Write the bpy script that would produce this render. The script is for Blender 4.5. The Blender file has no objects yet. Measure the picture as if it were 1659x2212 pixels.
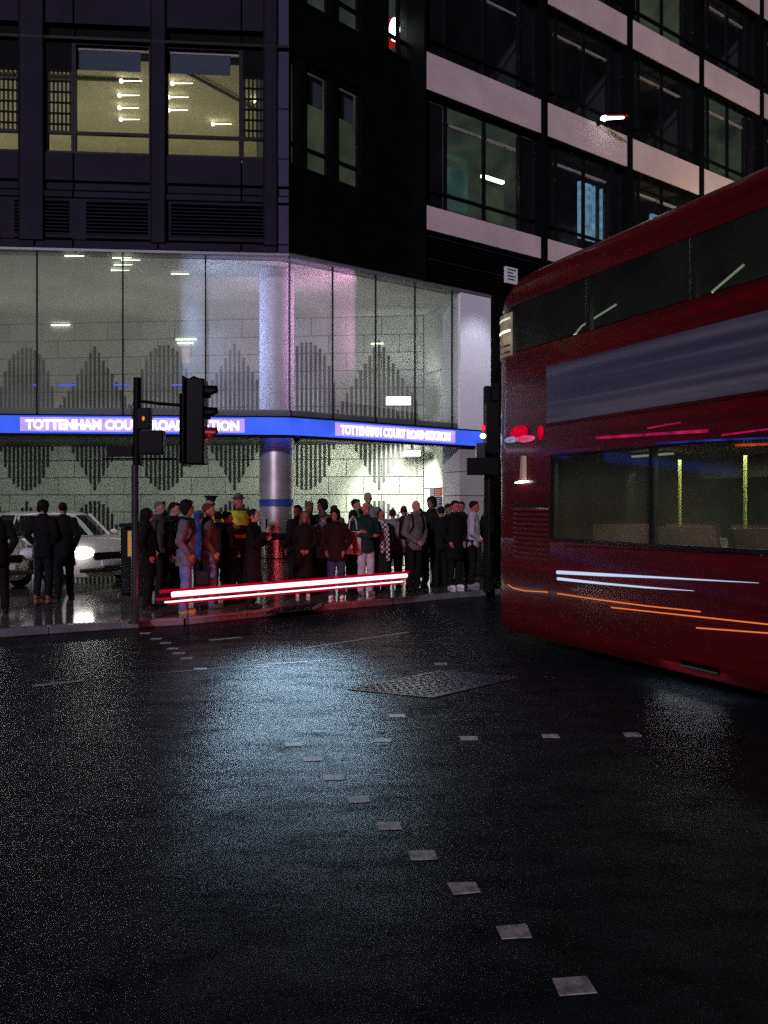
import bpy, bmesh, math, random
import numpy as np
from mathutils import Vector, Matrix
random.seed(7)
R = math.radians
SC = bpy.context.scene
COL = SC.collection

# ------------------------------------------------------------------ camera, sky, sun, exposure
EYE = 1.65
F = 1650.0                                   # focal length in units of a 1659 x 2212 picture
cam = bpy.data.objects.new('camera', bpy.data.cameras.new('camera'))
COL.objects.link(cam)
cam.location = (0, 0, EYE)
cam.rotation_euler = (R(90), 0, 0)
cam.data.sensor_fit = 'VERTICAL'
cam.data.sensor_height = 36.0
cam.data.lens = 36.0 * F / 2212
cam.data.shift_y = -11 / 2212
cam.data.clip_end = 400
SC.camera = cam

SUN_EL, SUN_AZ = 20, 195                     # soft light of the street from behind the camera
world = bpy.data.worlds.new('World')
SC.world = world
world.use_nodes = True
wn = world.node_tree
wn.nodes.clear()
wo = wn.nodes.new('ShaderNodeOutputWorld')
wb = wn.nodes.new('ShaderNodeBackground')
ws = wn.nodes.new('ShaderNodeTexSky')
ws.sky_type = 'NISHITA'
ws.sun_disc = False
ws.sun_elevation = R(SUN_EL)
ws.sun_rotation = R(SUN_AZ)
wb.inputs['Strength'].default_value = 0.00022
wn.links.new(ws.outputs[0], wb.inputs[0])
wn.links.new(wb.outputs[0], wo.inputs[0])

sun = bpy.data.objects.new('sun', bpy.data.lights.new('sun', 'SUN'))
COL.objects.link(sun)
sun.data.energy = 1.6
sun.data.angle = R(4)
sun.data.color = (0.90, 0.78, 0.97)
_az, _el = R(SUN_AZ), R(SUN_EL)
_to = Vector((math.sin(_az) * math.cos(_el), math.cos(_az) * math.cos(_el), math.sin(_el)))
sun.rotation_euler = (-_to).to_track_quat('-Z', 'Y').to_euler()
sun.location = (0, -20, 20)

SC.view_settings.view_transform = 'Standard'
SC.view_settings.look = 'None'
SC.view_settings.exposure = 0.0
SC.view_settings.gamma = 1.0
SC.view_settings.use_curve_mapping = False
SC.cycles.use_denoising = False
SC.cycles.sample_clamp_indirect = 2.0
SC.cycles.sample_clamp_direct = 6.0
SC.cycles.max_bounces = 6
SC.cycles.transparent_max_bounces = 14
SC.cycles.caustics_reflective = False
SC.cycles.caustics_refractive = False
SC.cycles.blur_glossy = 0.6


def area(name, loc, size, energy, color, direction=(0, 0, -1), size_y=None, spread=None):
    d = bpy.data.lights.new(name, 'AREA')
    d.energy = energy
    d.color = color
    d.size = size
    if size_y:
        d.shape = 'RECTANGLE'
        d.size_y = size_y
    if spread:
        d.spread = R(spread)
    o = bpy.data.objects.new(name, d)
    o.location = loc
    o.rotation_euler = Vector(direction).to_track_quat('-Z', 'Y').to_euler()
    COL.objects.link(o)
    return o


def spot(name, loc, target, energy, color, angle, blend=0.8, radius=0.15):
    d = bpy.data.lights.new(name, 'SPOT')
    d.energy = energy
    d.color = color
    d.spot_size = R(angle)
    d.spot_blend = blend
    d.shadow_soft_size = radius
    o = bpy.data.objects.new(name, d)
    o.location = loc
    o.rotation_euler = (Vector(target) - Vector(loc)).to_track_quat('-Z', 'Y').to_euler()
    COL.objects.link(o)
    return o


# ------------------------------------------------------------------ materials
def mat(name, color, rough=0.6, metal=0.0, var=0.0, vscale=6.0, bump=0.0, bscale=60.0, rvar=0.0, rscale=1.2, spec=0.5, coat=0.0, fine=0.0, fscale=180.0):
    m = bpy.data.materials.new(name)
    m.use_nodes = True
    nt = m.node_tree
    b = nt.nodes['Principled BSDF']
    b.inputs['Base Color'].default_value = (*color, 1)
    b.inputs['Roughness'].default_value = rough
    b.inputs['Metallic'].default_value = metal
    b.inputs['Specular IOR Level'].default_value = spec
    if coat:
        b.inputs['Coat Weight'].default_value = coat
        b.inputs['Coat Roughness'].default_value = 0.08
    tc = nt.nodes.new('ShaderNodeTexCoord')

    def noise(scale, detail=4):
        n = nt.nodes.new('ShaderNodeTexNoise')
        n.inputs['Scale'].default_value = scale
        n.inputs['Detail'].default_value = detail
        nt.links.new(tc.outputs['Object'], n.inputs['Vector'])
        return n

    def ramp(n, lo, hi, a=0.3, c=0.7):
        r = nt.nodes.new('ShaderNodeMapRange')
        r.inputs['From Min'].default_value = a
        r.inputs['From Max'].default_value = c
        r.inputs['To Min'].default_value = lo
        r.inputs['To Max'].default_value = hi
        nt.links.new(n.outputs[0], r.inputs['Value'])
        return r
    if var or fine:
        fac = ramp(noise(vscale), 1 - var, 1 + var).outputs[0]
        if fine:
            f2 = ramp(noise(fscale, 2), 1 - fine, 1 + fine).outputs[0]
            mu = nt.nodes.new('ShaderNodeMath')
            mu.operation = 'MULTIPLY'
            nt.links.new(fac, mu.inputs[0])
            nt.links.new(f2, mu.inputs[1])
            fac = mu.outputs[0]
        vm = nt.nodes.new('ShaderNodeVectorMath')
        vm.operation = 'SCALE'
        vm.inputs[0].default_value = color
        nt.links.new(fac, vm.inputs['Scale'])
        nt.links.new(vm.outputs[0], b.inputs['Base Color'])
    if rvar:
        rr = ramp(noise(rscale, 5), max(0.02, rough - rvar), min(1, rough + rvar))
        nt.links.new(rr.outputs[0], b.inputs['Roughness'])
    if bump:
        bp = nt.nodes.new('ShaderNodeBump')
        bp.inputs['Strength'].default_value = bump
        bp.inputs['Distance'].default_value = 0.01
        nt.links.new(noise(bscale, 3).outputs[0], bp.inputs['Height'])
        nt.links.new(bp.outputs[0], b.inputs['Normal'])
    return m


def emit(name, color, strength=1.0, var=0.0, vscale=3.0):
    m = bpy.data.materials.new(name)
    m.use_nodes = True
    nt = m.node_tree
    nt.nodes.clear()
    o = nt.nodes.new('ShaderNodeOutputMaterial')
    e = nt.nodes.new('ShaderNodeEmission')
    e.inputs['Color'].default_value = (*color, 1)
    e.inputs['Strength'].default_value = strength
    nt.links.new(e.outputs[0], o.inputs[0])
    if var:
        tc = nt.nodes.new('ShaderNodeTexCoord')
        n = nt.nodes.new('ShaderNodeTexNoise')
        n.inputs['Scale'].default_value = vscale
        nt.links.new(tc.outputs['Object'], n.inputs['Vector'])
        r = nt.nodes.new('ShaderNodeMapRange')
        r.inputs['From Min'].default_value = 0.3
        r.inputs['From Max'].default_value = 0.7
        r.inputs['To Min'].default_value = strength * (1 - var)
        r.inputs['To Max'].default_value = strength * (1 + var)
        nt.links.new(n.outputs[0], r.inputs['Value'])
        nt.links.new(r.outputs[0], e.inputs['Strength'])
    return m


def glass(name, tint=(0.9, 0.93, 0.92), haze=0.06, haze_col=(0.7, 0.75, 0.8), rough=0.02, ior=1.5):
    m = bpy.data.materials.new(name)
    m.use_nodes = True
    nt = m.node_tree
    nt.nodes.clear()
    o = nt.nodes.new('ShaderNodeOutputMaterial')
    t = nt.nodes.new('ShaderNodeBsdfTransparent')
    t.inputs[0].default_value = (*tint, 1)
    d = nt.nodes.new('ShaderNodeBsdfDiffuse')
    d.inputs[0].default_value = (*haze_col, 1)
    g = nt.nodes.new('ShaderNodeBsdfGlossy')
    g.inputs['Roughness'].default_value = rough
    tl_ = nt.nodes.new('ShaderNodeBsdfTranslucent')
    tl_.inputs[0].default_value = (*haze_col, 1)
    md_ = nt.nodes.new('ShaderNodeMixShader')
    md_.inputs[0].default_value = .6
    nt.links.new(d.outputs[0], md_.inputs[1])
    nt.links.new(tl_.outputs[0], md_.inputs[2])
    m1 = nt.nodes.new('ShaderNodeMixShader')
    tc = nt.nodes.new('ShaderNodeTexCoord')
    n = nt.nodes.new('ShaderNodeTexNoise')
    n.inputs['Scale'].default_value = 1.4
    n.inputs['Detail'].default_value = 5
    nt.links.new(tc.outputs['Object'], n.inputs['Vector'])
    r = nt.nodes.new('ShaderNodeMapRange')
    r.inputs['From Min'].default_value = 0.3
    r.inputs['From Max'].default_value = 0.7
    r.inputs['To Min'].default_value = haze * 0.5
    r.inputs['To Max'].default_value = haze * 1.5
    nt.links.new(n.outputs[0], r.inputs['Value'])
    nt.links.new(r.outputs[0], m1.inputs[0])
    nt.links.new(t.outputs[0], m1.inputs[1])
    nt.links.new(md_.outputs[0], m1.inputs[2])
    fr = nt.nodes.new('ShaderNodeFresnel')
    fr.inputs[0].default_value = ior
    m2 = nt.nodes.new('ShaderNodeMixShader')
    ge = nt.nodes.new('ShaderNodeNewGeometry')
    mf = nt.nodes.new('ShaderNodeMath')
    mf.operation = 'MULTIPLY_ADD'
    nt.links.new(ge.outputs['Backfacing'], mf.inputs[0])
    mf.inputs[1].default_value = -1.0
    mf.inputs[2].default_value = 1.0
    mm = nt.nodes.new('ShaderNodeMath')
    mm.operation = 'MULTIPLY'
    nt.links.new(fr.outputs[0], mm.inputs[0])
    nt.links.new(mf.outputs[0], mm.inputs[1])
    nt.links.new(mm.outputs[0], m2.inputs[0])
    nt.links.new(m1.outputs[0], m2.inputs[1])
    nt.links.new(g.outputs[0], m2.inputs[2])
    nt.links.new(m2.outputs[0], o.inputs[0])
    return m


M = {}
M['asphalt'] = None
M['clad_purple'] = mat('purple grey cladding', (0.012, 0.010, 0.023), 0.6, 0.0, 0.2, 1.6, 0, spec=.06, fine=0.25, fscale=45)
M['clad_pier'] = mat('lavender pier cladding', (0.042, 0.035, 0.085), 0.55, 0.0, 0.15, 2, spec=.1, fine=0.2, fscale=45)
M['clad_dark'] = mat('black cladding', (0.0035, 0.0036, 0.004), 0.7, 0.0, 0.2, 2, spec=.05, fine=0.3, fscale=45)
M['seam'] = mat('dark seam metal', (0.003, 0.003, 0.004), 0.6, spec=.05)
M['mullion'] = mat('dark bronze mullion', (0.005, 0.005, 0.007), 0.5, spec=.1)
M['spandrel'] = mat('pale stone spandrel', (0.62, 0.5, 0.5), 0.7, 0, 0.12, 1.2, 0.15, 60, fine=0.25, fscale=70)
M['ledge'] = mat('weathered steel ledge', (0.16, 0.16, 0.19), 0.5, 0.2)
M['concrete'] = mat('pale precast concrete', (0.50, 0.52, 0.46), 0.75, 0, 0.12, 0.9, 0.3, 90, fine=0.3, fscale=55)
M['concrete_b'] = mat('pale precast concrete b', (0.46, 0.48, 0.43), 0.75, 0, 0.14, 0.9, 0.3, 90, fine=0.3, fscale=55)
M['groove'] = mat('dark groove shade', (0.016, 0.018, 0.018), 0.7, 0, 0.2, 3)  # shade of the wall grooves, put into the colour of raised strips
M['soffit'] = mat('dark soffit', (0.07, 0.07, 0.06), 0.6, 0, 0.15, 2)
M['ceiling'] = mat('pale hall ceiling', (0.55, 0.56, 0.5), 0.7, 0, 0.18, 0.8, fine=0.25, fscale=40)
M['pier_white'] = mat('white stone pier', (0.8, 0.8, 0.86), 0.6, 0, 0.06, 1.5, fine=0.15, fscale=60)
M['steel_col'] = mat('brushed steel column', (0.6, 0.58, 0.6), 0.34, 0.75, 0.12, 2, 0.05, 30, 0.1)
M['blue_band'] = mat('dark blue band', (0.02, 0.05, 0.25), 0.4)
M['navy_band'] = mat('navy black band', (0.015, 0.015, 0.03), 0.4)
M['glass'] = glass('facade glass', (0.84, 0.87, 0.88), 0.165, (0.62, 0.67, 0.62))
M['win_glass'] = glass('window glass', (0.85, 0.88, 0.88), 0.02, (0.5, 0.5, 0.6))
M['car_glass'] = glass('car glass', (0.25, 0.28, 0.28), 0.03)
M['bus_glass'] = glass('bus glass', (0.46, 0.49, 0.46), 0.05, (0.5, 0.52, 0.48), 0.05)
M['blind'] = mat('blue grey roller blind', (0.09, 0.115, 0.16), 0.85, 0, 0.1, 3, fine=0.2)
M['black'] = mat('satin black metal', (0.003, 0.003, 0.0035), 0.5, 0.0, 0.2, 8, spec=.08)
M['pole'] = mat('grey painted steel pole', (0.026, 0.026, 0.032), 0.35, 0.0, 0.2, 5, spec=.3)
M['rubber'] = mat('black rubber', (0.01, 0.01, 0.01), 0.7)
M['white_paint'] = mat('worn white road paint', (0.30, 0.27, 0.27), 0.6, 0, 0.5, 22, 0.4, 120)
M['kerb'] = mat('wet granite kerb', (0.13, 0.13, 0.15), 0.28, 0, 0.25, 4, 0.3, 80, 0.1, fine=0.3, fscale=90)
M['iron'] = mat('wet cast iron', (0.02, 0.02, 0.022), 0.2, 0.0, 0.2, 10, 0.3, 60, 0.08)
M['chrome'] = mat('polished steel', (0.75, 0.77, 0.8), 0.12, 1.0)
M['plain_white'] = mat('white board', (0.75, 0.75, 0.78), 0.6)
M['sign_blue'] = emit('lit blue fascia', (0.05, 0.13, 0.95), 1.0, 0.15, 2)
M['sign_white'] = emit('lit white lettering', (0.95, 0.92, 1.0), 3.6)
M['sign_halo'] = emit('violet letter glow', (0.58, 0.40, 1.0), 1.0, .2, 3)
M['lamp_warm'] = emit('warm lamp', (1.0, 0.9, 0.62), 5.0)
M['lamp_white'] = emit('white lamp', (0.95, 1.0, 0.92), 8.0)
M['lamp_red'] = emit('red lamp', (1.0, 0.02, 0.05), 1.6)
M['lamp_pink'] = emit('pink lamp', (1.0, 0.05, 0.25), 0.9, 0.5, 8)
M['lamp_blue'] = emit('blue lamp', (0.06, 0.12, 1.0), 1.2)
M['lamp_amber'] = emit('amber lamp', (1.0, 0.24, 0.05), 0.85)
M['lamp_ice'] = emit('ice white lamp', (0.6, 0.75, 1.0), 0.9)
M['trail_white'] = emit('white hot trail', (1.0, 0.93, 0.94), 1.7)
M['trail_red'] = emit('red trail glow', (0.75, 0.0, 0.03), 0.55, 0.4, 9)


# ------------------------------------------------------------------ mesh helper
class MB:
    def __init__(self):
        self.v, self.f = [], []

    def add(self, vs, fs):
        n = len(self.v)
        self.v += [tuple(p) for p in vs]
        self.f += [tuple(i + n for i in q) for q in fs]
        return self

    def hexa(self, p):      # eight corners: bottom four ccw, top four
        return self.add(p, [(3, 2, 1, 0), (4, 5, 6, 7), (0, 1, 5, 4), (1, 2, 6, 5), (2, 3, 7, 6), (3, 0, 4, 7)])

    def box(self, x0, x1, y0, y1, z0, z1):
        return self.hexa([(x0, y0, z0), (x1, y0, z0), (x1, y1, z0), (x0, y1, z0), (x0, y0, z1), (x1, y0, z1), (x1, y1, z1), (x0, y1, z1)])

    def prism(self, pts, ext):                     # polygon (3D points) pushed along ext
        n = len(pts)
        e = Vector(ext)
        vs = [Vector(p) for p in pts] + [Vector(p) + e for p in pts]
        fs = [tuple(range(n - 1, -1, -1)), tuple(range(n, 2 * n))]
        fs += [(i, (i + 1) % n, n + (i + 1) % n, n + i) for i in range(n)]
        return self.add(vs, fs)

    def tube(self, pts, r, n=10, cap=True):
        pts = [Vector(p) for p in pts]
        rs = r if isinstance(r, (list, tuple)) else [r] * len(pts)
        vs, fs = [], []
        up = None
        for i, p in enumerate(pts):
            t = (pts[min(i + 1, len(pts) - 1)] - pts[max(i - 1, 0)]).normalized()
            if up is None:
                up = Vector((0, 0, 1)) if abs(t.z) < 0.9 else Vector((0, 1, 0))
            a = t.cross(up).normalized()
            b = a.cross(t).normalized()
            up = b
            for k in range(n):
                th = 2 * math.pi * k / n
                vs.append(p + (a * math.cos(th) + b * math.sin(th)) * rs[i])
        for i in range(len(pts) - 1):
            for k in range(n):
                fs.append((i * n + k, i * n + (k + 1) % n, (i + 1) * n + (k + 1) % n, (i + 1) * n + k))
        if cap:
            fs.append(tuple(range(n - 1, -1, -1)))
            fs.append(tuple(range((len(pts) - 1) * n, len(pts) * n)))
        return self.add(vs, fs)

    def lathe(self, prof, c=(0, 0, 0), n=24):       # prof: (r, z)
        vs, fs = [], []
        for r, z in prof:
            for k in range(n):
                th = 2 * math.pi * k / n
                vs.append((c[0] + r * math.cos(th), c[1] + r * math.sin(th), c[2] + z))
        for i in range(len(prof) - 1):
            for k in range(n):
                fs.append((i * n + k, i * n + (k + 1) % n, (i + 1) * n + (k + 1) % n, (i + 1) * n + k))
        fs.append(tuple(range(n - 1, -1, -1)))
        fs.append(tuple(range((len(prof) - 1) * n, len(prof) * n)))
        return self.add(vs, fs)

    def ball(self, c, r, n=12, m=8):
        r = r if isinstance(r, (list, tuple)) else (r, r, r)
        vs = [(c[0], c[1], c[2] - r[2])]
        fs = []
        for j in range(1, m):
            ph = -math.pi / 2 + math.pi * j / m
            for k in range(n):
                th = 2 * math.pi * k / n
                vs.append((c[0] + r[0] * math.cos(ph) * math.cos(th), c[1] + r[1] * math.cos(ph) * math.sin(th), c[2] + r[2] * math.sin(ph)))
        vs.append((c[0], c[1], c[2] + r[2]))
        for k in range(n):
            fs.append((0, 1 + (k + 1) % n, 1 + k))
        for j in range(m - 2):
            for k in range(n):
                a = 1 + j * n
                fs.append((a + k, a + (k + 1) % n, a + n + (k + 1) % n, a + n + k))
        a = 1 + (m - 2) * n
        t = len(vs) - 1
        for k in range(n):
            fs.append((a + k, a + (k + 1) % n, t))
        return self.add(vs, fs)

    def mesh(self, name, smooth=False):
        me = bpy.data.meshes.new(name)
        me.from_pydata(self.v, [], self.f)
        me.validate()
        if smooth:
            me.polygons.foreach_set('use_smooth', [True] * len(me.polygons))
        return me

    def build(self, name, m, parent=None, smooth=False, bevel=0.0, fix=True):
        off = worldloc(parent) if (parent and fix) else Vector((0, 0, 0))
        if off.length:
            self.v = [(x - off.x, y - off.y, z - off.z) for x, y, z in self.v]
        me = self.mesh(name, smooth)
        bm = bmesh.new()
        bm.from_mesh(me)
        bmesh.ops.recalc_face_normals(bm, faces=bm.faces)
        if bevel:
            bmesh.ops.bevel(bm, geom=[e for e in bm.edges if e.is_manifold and e.calc_face_angle(0) > 0.6], offset=bevel, segments=2, affect='EDGES', profile=0.5)
        bm.to_mesh(me)
        bm.free()
        if m:
            me.materials.append(m)
        o = bpy.data.objects.new(name, me)
        COL.objects.link(o)
        if parent:
            o.parent = parent
        if smooth and not bevel:
            try:
                me.set_sharp_from_angle(angle=R(40))
            except Exception:
                pass
        return o


def worldloc(o):
    p = Vector((0, 0, 0))
    while o is not None:
        p += o.location
        o = o.parent
    return p


def tag(o, label=None, cat=None, group=None, kind=None):
    if label:
        o['label'] = label
    if cat:
        o['category'] = cat
    if group:
        o['group'] = group
    if kind:
        o['kind'] = kind
    return o


def thing(name, label, cat, loc=(0, 0, 0), rz=0.0, group=None):
    o = bpy.data.objects.new(name, None)
    o.empty_display_size = 0.2
    o.location = loc
    o.rotation_euler = (0, 0, rz)
    COL.objects.link(o)
    return tag(o, label, cat, group)


def gx(px, Y):
    return (px - 829.5) / F * Y


def gz(py, Y):
    return EYE + (1095 - py) / F * Y


def ground(px, py, z=0.0):
    Y = (EYE - z) * F / (py - 1095)
    return Vector((gx(px, Y), Y, z))


# vertical planes of the buildings: a point on the ground line, a direction along it, an outward normal
class Plane:
    def __init__(self, a, d, flip=False):
        self.a = Vector((a[0], a[1], 0))
        self.d = Vector((d[0], d[1], 0)).normalized()
        self.n = Vector((self.d.y, -self.d.x, 0))
        if self.n.y > 0:
            self.n = -self.n

    def u(self, px):                              # distance along the plane of what shows at column px
        k = (px - 829.5) / F
        return (k * self.a.y - self.a.x) / (self.d.x - k * self.d.y)

    def Y(self, px):
        return self.a.y + self.u(px) * self.d.y

    def z(self, px, py):
        return gz(py, self.Y(px))

    def P(self, u, z, out=0.0):
        p = self.a + self.d * u + self.n * out
        return (p.x, p.y, z)

    def slab(self, mb, u0, u1, z0, z1, o0, o1):   # a box lying along the plane
        P = self.P
        return mb.hexa([P(u0, z0, o0), P(u1, z0, o0), P(u1, z0, o1), P(u0, z0, o1), P(u0, z1, o0), P(u1, z1, o0), P(u1, z1, o1), P(u0, z1, o1)])

    def part(self, name, m, parent, u0, u1, z0, z1, o0, o1, bevel=0.0):
        return self.slab(MB(), u0, u1, z0, z1, o0, o1).build(name, m, parent, bevel=bevel)


CORNER = (-1.80, 14.5)
PL = Plane(CORNER, (-5.30, -0.38))                # left front of the station block, u grows to the left
PR = Plane(CORNER, (1.467, 1.0))                  # right front, u grows to the right
PD = Plane(CORNER, (1.073, 1.0))                  # dark chamfered upper part of the corner
WALL = Plane((0.975, 18.83), (-10.925, 0.97))     # patterned concrete wall inside, u grows to the left


# ------------------------------------------------------------------ ground
def asphalt_material():
    m = bpy.data.materials.new('wet asphalt')
    m.use_nodes = True
    nt = m.node_tree
    b = nt.nodes['Principled BSDF']
    tc = nt.nodes.new('ShaderNodeTexCoord')

    def noise(scale, detail, rough=0.5):
        n = nt.nodes.new('ShaderNodeTexNoise')
        n.inputs['Scale'].default_value = scale
        n.inputs['Detail'].default_value = detail
        n.inputs['Roughness'].default_value = rough
        nt.links.new(tc.outputs['Object'], n.inputs['Vector'])
        return n

    def mapr(src, a, c, lo, hi):
        r = nt.nodes.new('ShaderNodeMapRange')
        r.inputs['From Min'].default_value = a
        r.inputs['From Max'].default_value = c
        r.inputs['To Min'].default_value = lo
        r.inputs['To Max'].default_value = hi
        nt.links.new(src, r.inputs['Value'])
        return r.outputs[0]
    big = noise(0.35, 4)
    mid = noise(5, 6)
    vo = nt.nodes.new('ShaderNodeTexVoronoi')
    vo.inputs['Scale'].default_value = 130
    nt.links.new(tc.outputs['Object'], vo.inputs['Vector'])
    col = nt.nodes.new('ShaderNodeVectorMath')
    col.operation = 'SCALE'
    col.inputs[0].default_value = (0.008, 0.0105, 0.0135)
    nt.links.new(mapr(mid.outputs[0], 0.3, 0.7, 0.6, 1.5), col.inputs['Scale'])
    nt.links.new(col.outputs[0], b.inputs['Base Color'])
    nt.links.new(mapr(big.outputs[0], 0.35, 0.68, 0.20, 0.36), b.inputs['Roughness'])
    b.inputs['Specular IOR Level'].default_value = 0.4
    mp2 = nt.nodes.new('ShaderNodeMapping')
    mp2.inputs['Scale'].default_value = (.9, 2.2, 1)
    mp2.inputs['Rotation'].default_value = (0, 0, R(-18))
    nt.links.new(tc.outputs['Object'], mp2.inputs['Vector'])
    stx = noise(2.2, 7, .7)
    nt.links.new(mp2.outputs[0], stx.inputs['Vector'])
    nt.links.new(mapr(stx.outputs[0], 0.36, 0.66, 0.008, 0.05), b.inputs['Specular IOR Level'])
    ad = nt.nodes.new('ShaderNodeMath')
    ad.operation = 'ADD'
    nt.links.new(vo.outputs['Distance'], ad.inputs[0])
    nt.links.new(mapr(noise(330, 2).outputs[0], 0.2, 0.8, 0, 0.8), ad.inputs[1])
    bp = nt.nodes.new('ShaderNodeBump')
    bp.inputs['Strength'].default_value = 0.28
    bp.inputs['Distance'].default_value = 0.005
    nt.links.new(ad.outputs[0], bp.inputs['Height'])
    nt.links.new(bp.outputs[0], b.inputs['Normal'])
    return m


M['asphalt'] = asphalt_material()
M['pavement'] = mat('wet paving', (0.15, 0.145, 0.13), 0.13, 0, 0.3, 1.5, 0.10, 35, 0.07, 0.8, spec=1.0, coat=1.0)
road = MB().add([(-90, -60, 0), (90, -60, 0), (90, 120, 0), (-90, 120, 0)], [(0, 1, 2, 3)]).build('road', M['asphalt'])
tag(road, kind='structure')

KERB = [(-14.0, 4.6), (-8.0, 8.0), (-5.2, 9.62), (-3.62, 10.45), (-2.85, 10.8), (-0.62, 12.55), (1.3, 13.95), (2.3, 14.6), (7.0, 17.6), (16, 23.3), (30, 32)]
top = [(x, y) for x, y in KERB] + [(30, 60), (-50, 60), (-50, 4.6)]
n = len(top)
pave = MB()
pave.add([(x, y, 0.10) for x, y in top], [tuple(range(n))])
pv = pave.build('pavement', M['pavement'])
tag(pv, kind='structure')
ks_root = tag(bpy.data.objects.new('kerb', None), kind='structure')
COL.objects.link(ks_root)
for (x0, y0), (x1, y1) in zip(KERB[:-1], KERB[1:]):
    a, c = Vector((x0, y0, 0)), Vector((x1, y1, 0))
    L = (c - a).length
    if x0 > 6:
        cnt = 3
    else:
        cnt = max(1, round(L / 0.9))
    d = (c - a) / cnt
    nrm = Vector((d.y, -d.x, 0)).normalized()
    if nrm.y > 0:
        nrm = -nrm
    for i in range(cnt):
        p, q = a + d * i + d.normalized() * 0.004, a + d * (i + 1) - d.normalized() * 0.004
        hh = 0.104 + random.uniform(-.002, .003)
        o0, o1 = nrm * 0.15, nrm * 0.0
        MB().hexa([p + o0, q + o0, q - o1, p - o1] and [tuple(p + o0), tuple(q + o0), tuple(q), tuple(p), tuple(p + o0 + Vector((0, 0, hh))), tuple(q + o0 + Vector((0, 0, hh))), tuple(q + Vector((0, 0, hh))), tuple(p + Vector((0, 0, hh)))]).build('kerb_stone', M['kerb'], ks_root, bevel=0.012)

# painted studs of the crossing: two rows of small white squares, and the far row
def stud(px, py, w=0.125, l=0.09, rot=0.1):
    c = ground(px, py)
    dx, dy = Vector((math.cos(rot), math.sin(rot), 0)) * w / 2, Vector((-math.sin(rot), math.cos(rot), 0)) * l / 2
    j = lambda: Vector((random.uniform(-.006, .006), random.uniform(-.006, .006), 0))
    pts = [c - dx - dy + j(), c + dx - dy + j(), c + dx + dy + j(), c - dx + dy + j()]
    MB().prism([p + Vector((0, 0, 0.0005)) for p in pts], (0, 0, 0.004)).build('road_stud', M['white_paint'], road)


for px, py in [(1240, 2130), (1110, 2014), (1003, 1919), (912, 1848), (840, 1785), (775, 1727), (722, 1680), (676, 1640), (635, 1608)]:
    stud(px, py)
for px, py in [(827, 1600), (1012, 1595), (1190, 1590), (1366, 1587)]:
    stud(px, py, 0.12, 0.08, 0.0)
for px, py in [(314, 1368), (339, 1380), (358, 1389), (374, 1401), (386, 1411), (404, 1422), (433, 1445), (565, 1441), (857, 1547), (952, 1434)]:
    stud(px, py, 0.13, 0.08, 0.1)


def paint_line(a, c, w):
    a, c = ground(*a), ground(*c)
    t = (c - a).normalized()
    s = Vector((-t.y, t.x, 0)) * w / 2
    z = Vector((0, 0, 0.0005))
    MB().prism([a - s + z, c - s + z, c + s + z, a + s + z], (0, 0, 0.004)).build('lane_line', M['white_paint'], road)


paint_line((655, 1401), (880, 1366), 0.06)
paint_line((452, 1383), (520, 1377), 0.06)
paint_line((70, 1482), (180, 1470), 0.05)

# tar seams between old and new surfacing
M['tar'] = mat('tar seam', (0.003, 0.003, 0.003), 0.35, 0, 0.3, 20)
for pts in ([(-60, 1494), (150, 1473), (330, 1456), (560, 1436), (780, 1421)],):
    g_ = [ground(*p) + Vector((random.uniform(-.03, .03), 0, .0004)) for p in pts]
    sm_ = MB()
    for a, c in zip(g_[:-1], g_[1:]):
        t_ = (c - a).normalized()
        s_ = Vector((-t_.y, t_.x, 0)) * random.uniform(.014, .022)
        sm_.prism([a - s_, c - s_, c + s_, a + s_], (0, 0, .0022))
    sm_.build('tar_seam', M['tar'], road)

# access cover with raised studs
mc = thing('access_cover', 'large diamond set iron access cover with raised studs in the wet road', 'manhole cover', (0.48, 7.1, 0))
ca, cb, cd = Vector((-.315, 6.89, 0)), Vector((.42, 6.6, 0)), Vector((.56, 7.67, 0))
e1, e2 = cb - ca, cd - ca
for k in range(2):
    a = ca + e2 * (0.5 * k + 0.01)
    pl_ = [a + e1 * .015, a + e1 * .985, a + e1 * .985 + e2 * .48, a + e1 * .015 + e2 * .48]
    plate = MB().prism([p + Vector((0, 0, .001)) for p in pl_], (0, 0, .006)).build('cover_plate', M['iron'], mc)
    st = MB()
    for i in range(9):
        for j in range(7):
            b = a + e1 * (.05 + .1 * i + .0) + e2 * (.03 + .065 * j)
            x, y = e1 * .03, e2 * .02
            if (i + j) % 2:
                x, y = e1 * .045, e2 * .014
            st.prism([b + Vector((0, 0, .007)), b + x + Vector((0, 0, .007)), b + x + y + Vector((0, 0, .007)), b + y + Vector((0, 0, .007))], (0, 0, .005))
    tag(st.build('tread_studs', M['iron'], plate), kind='stuff')
fr = MB()
for a, e, w in [(ca, e1, e2), (ca + e2 * 1.0, e1, e2), (ca, e2, e1), (ca + e1, e2, e1)]:
    w = w.normalized() * .03
    fr.prism([a - w * .5 + Vector((0, 0, .0006)), a + e - w * .5 + Vector((0, 0, .0006)), a + e + w * .5 + Vector((0, 0, .0006)), a + w * .5 + Vector((0, 0, .0006))], (0, 0, .007 + random.uniform(0, .001)))
fr.build('cover_frame', M['iron'], mc)

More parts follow.
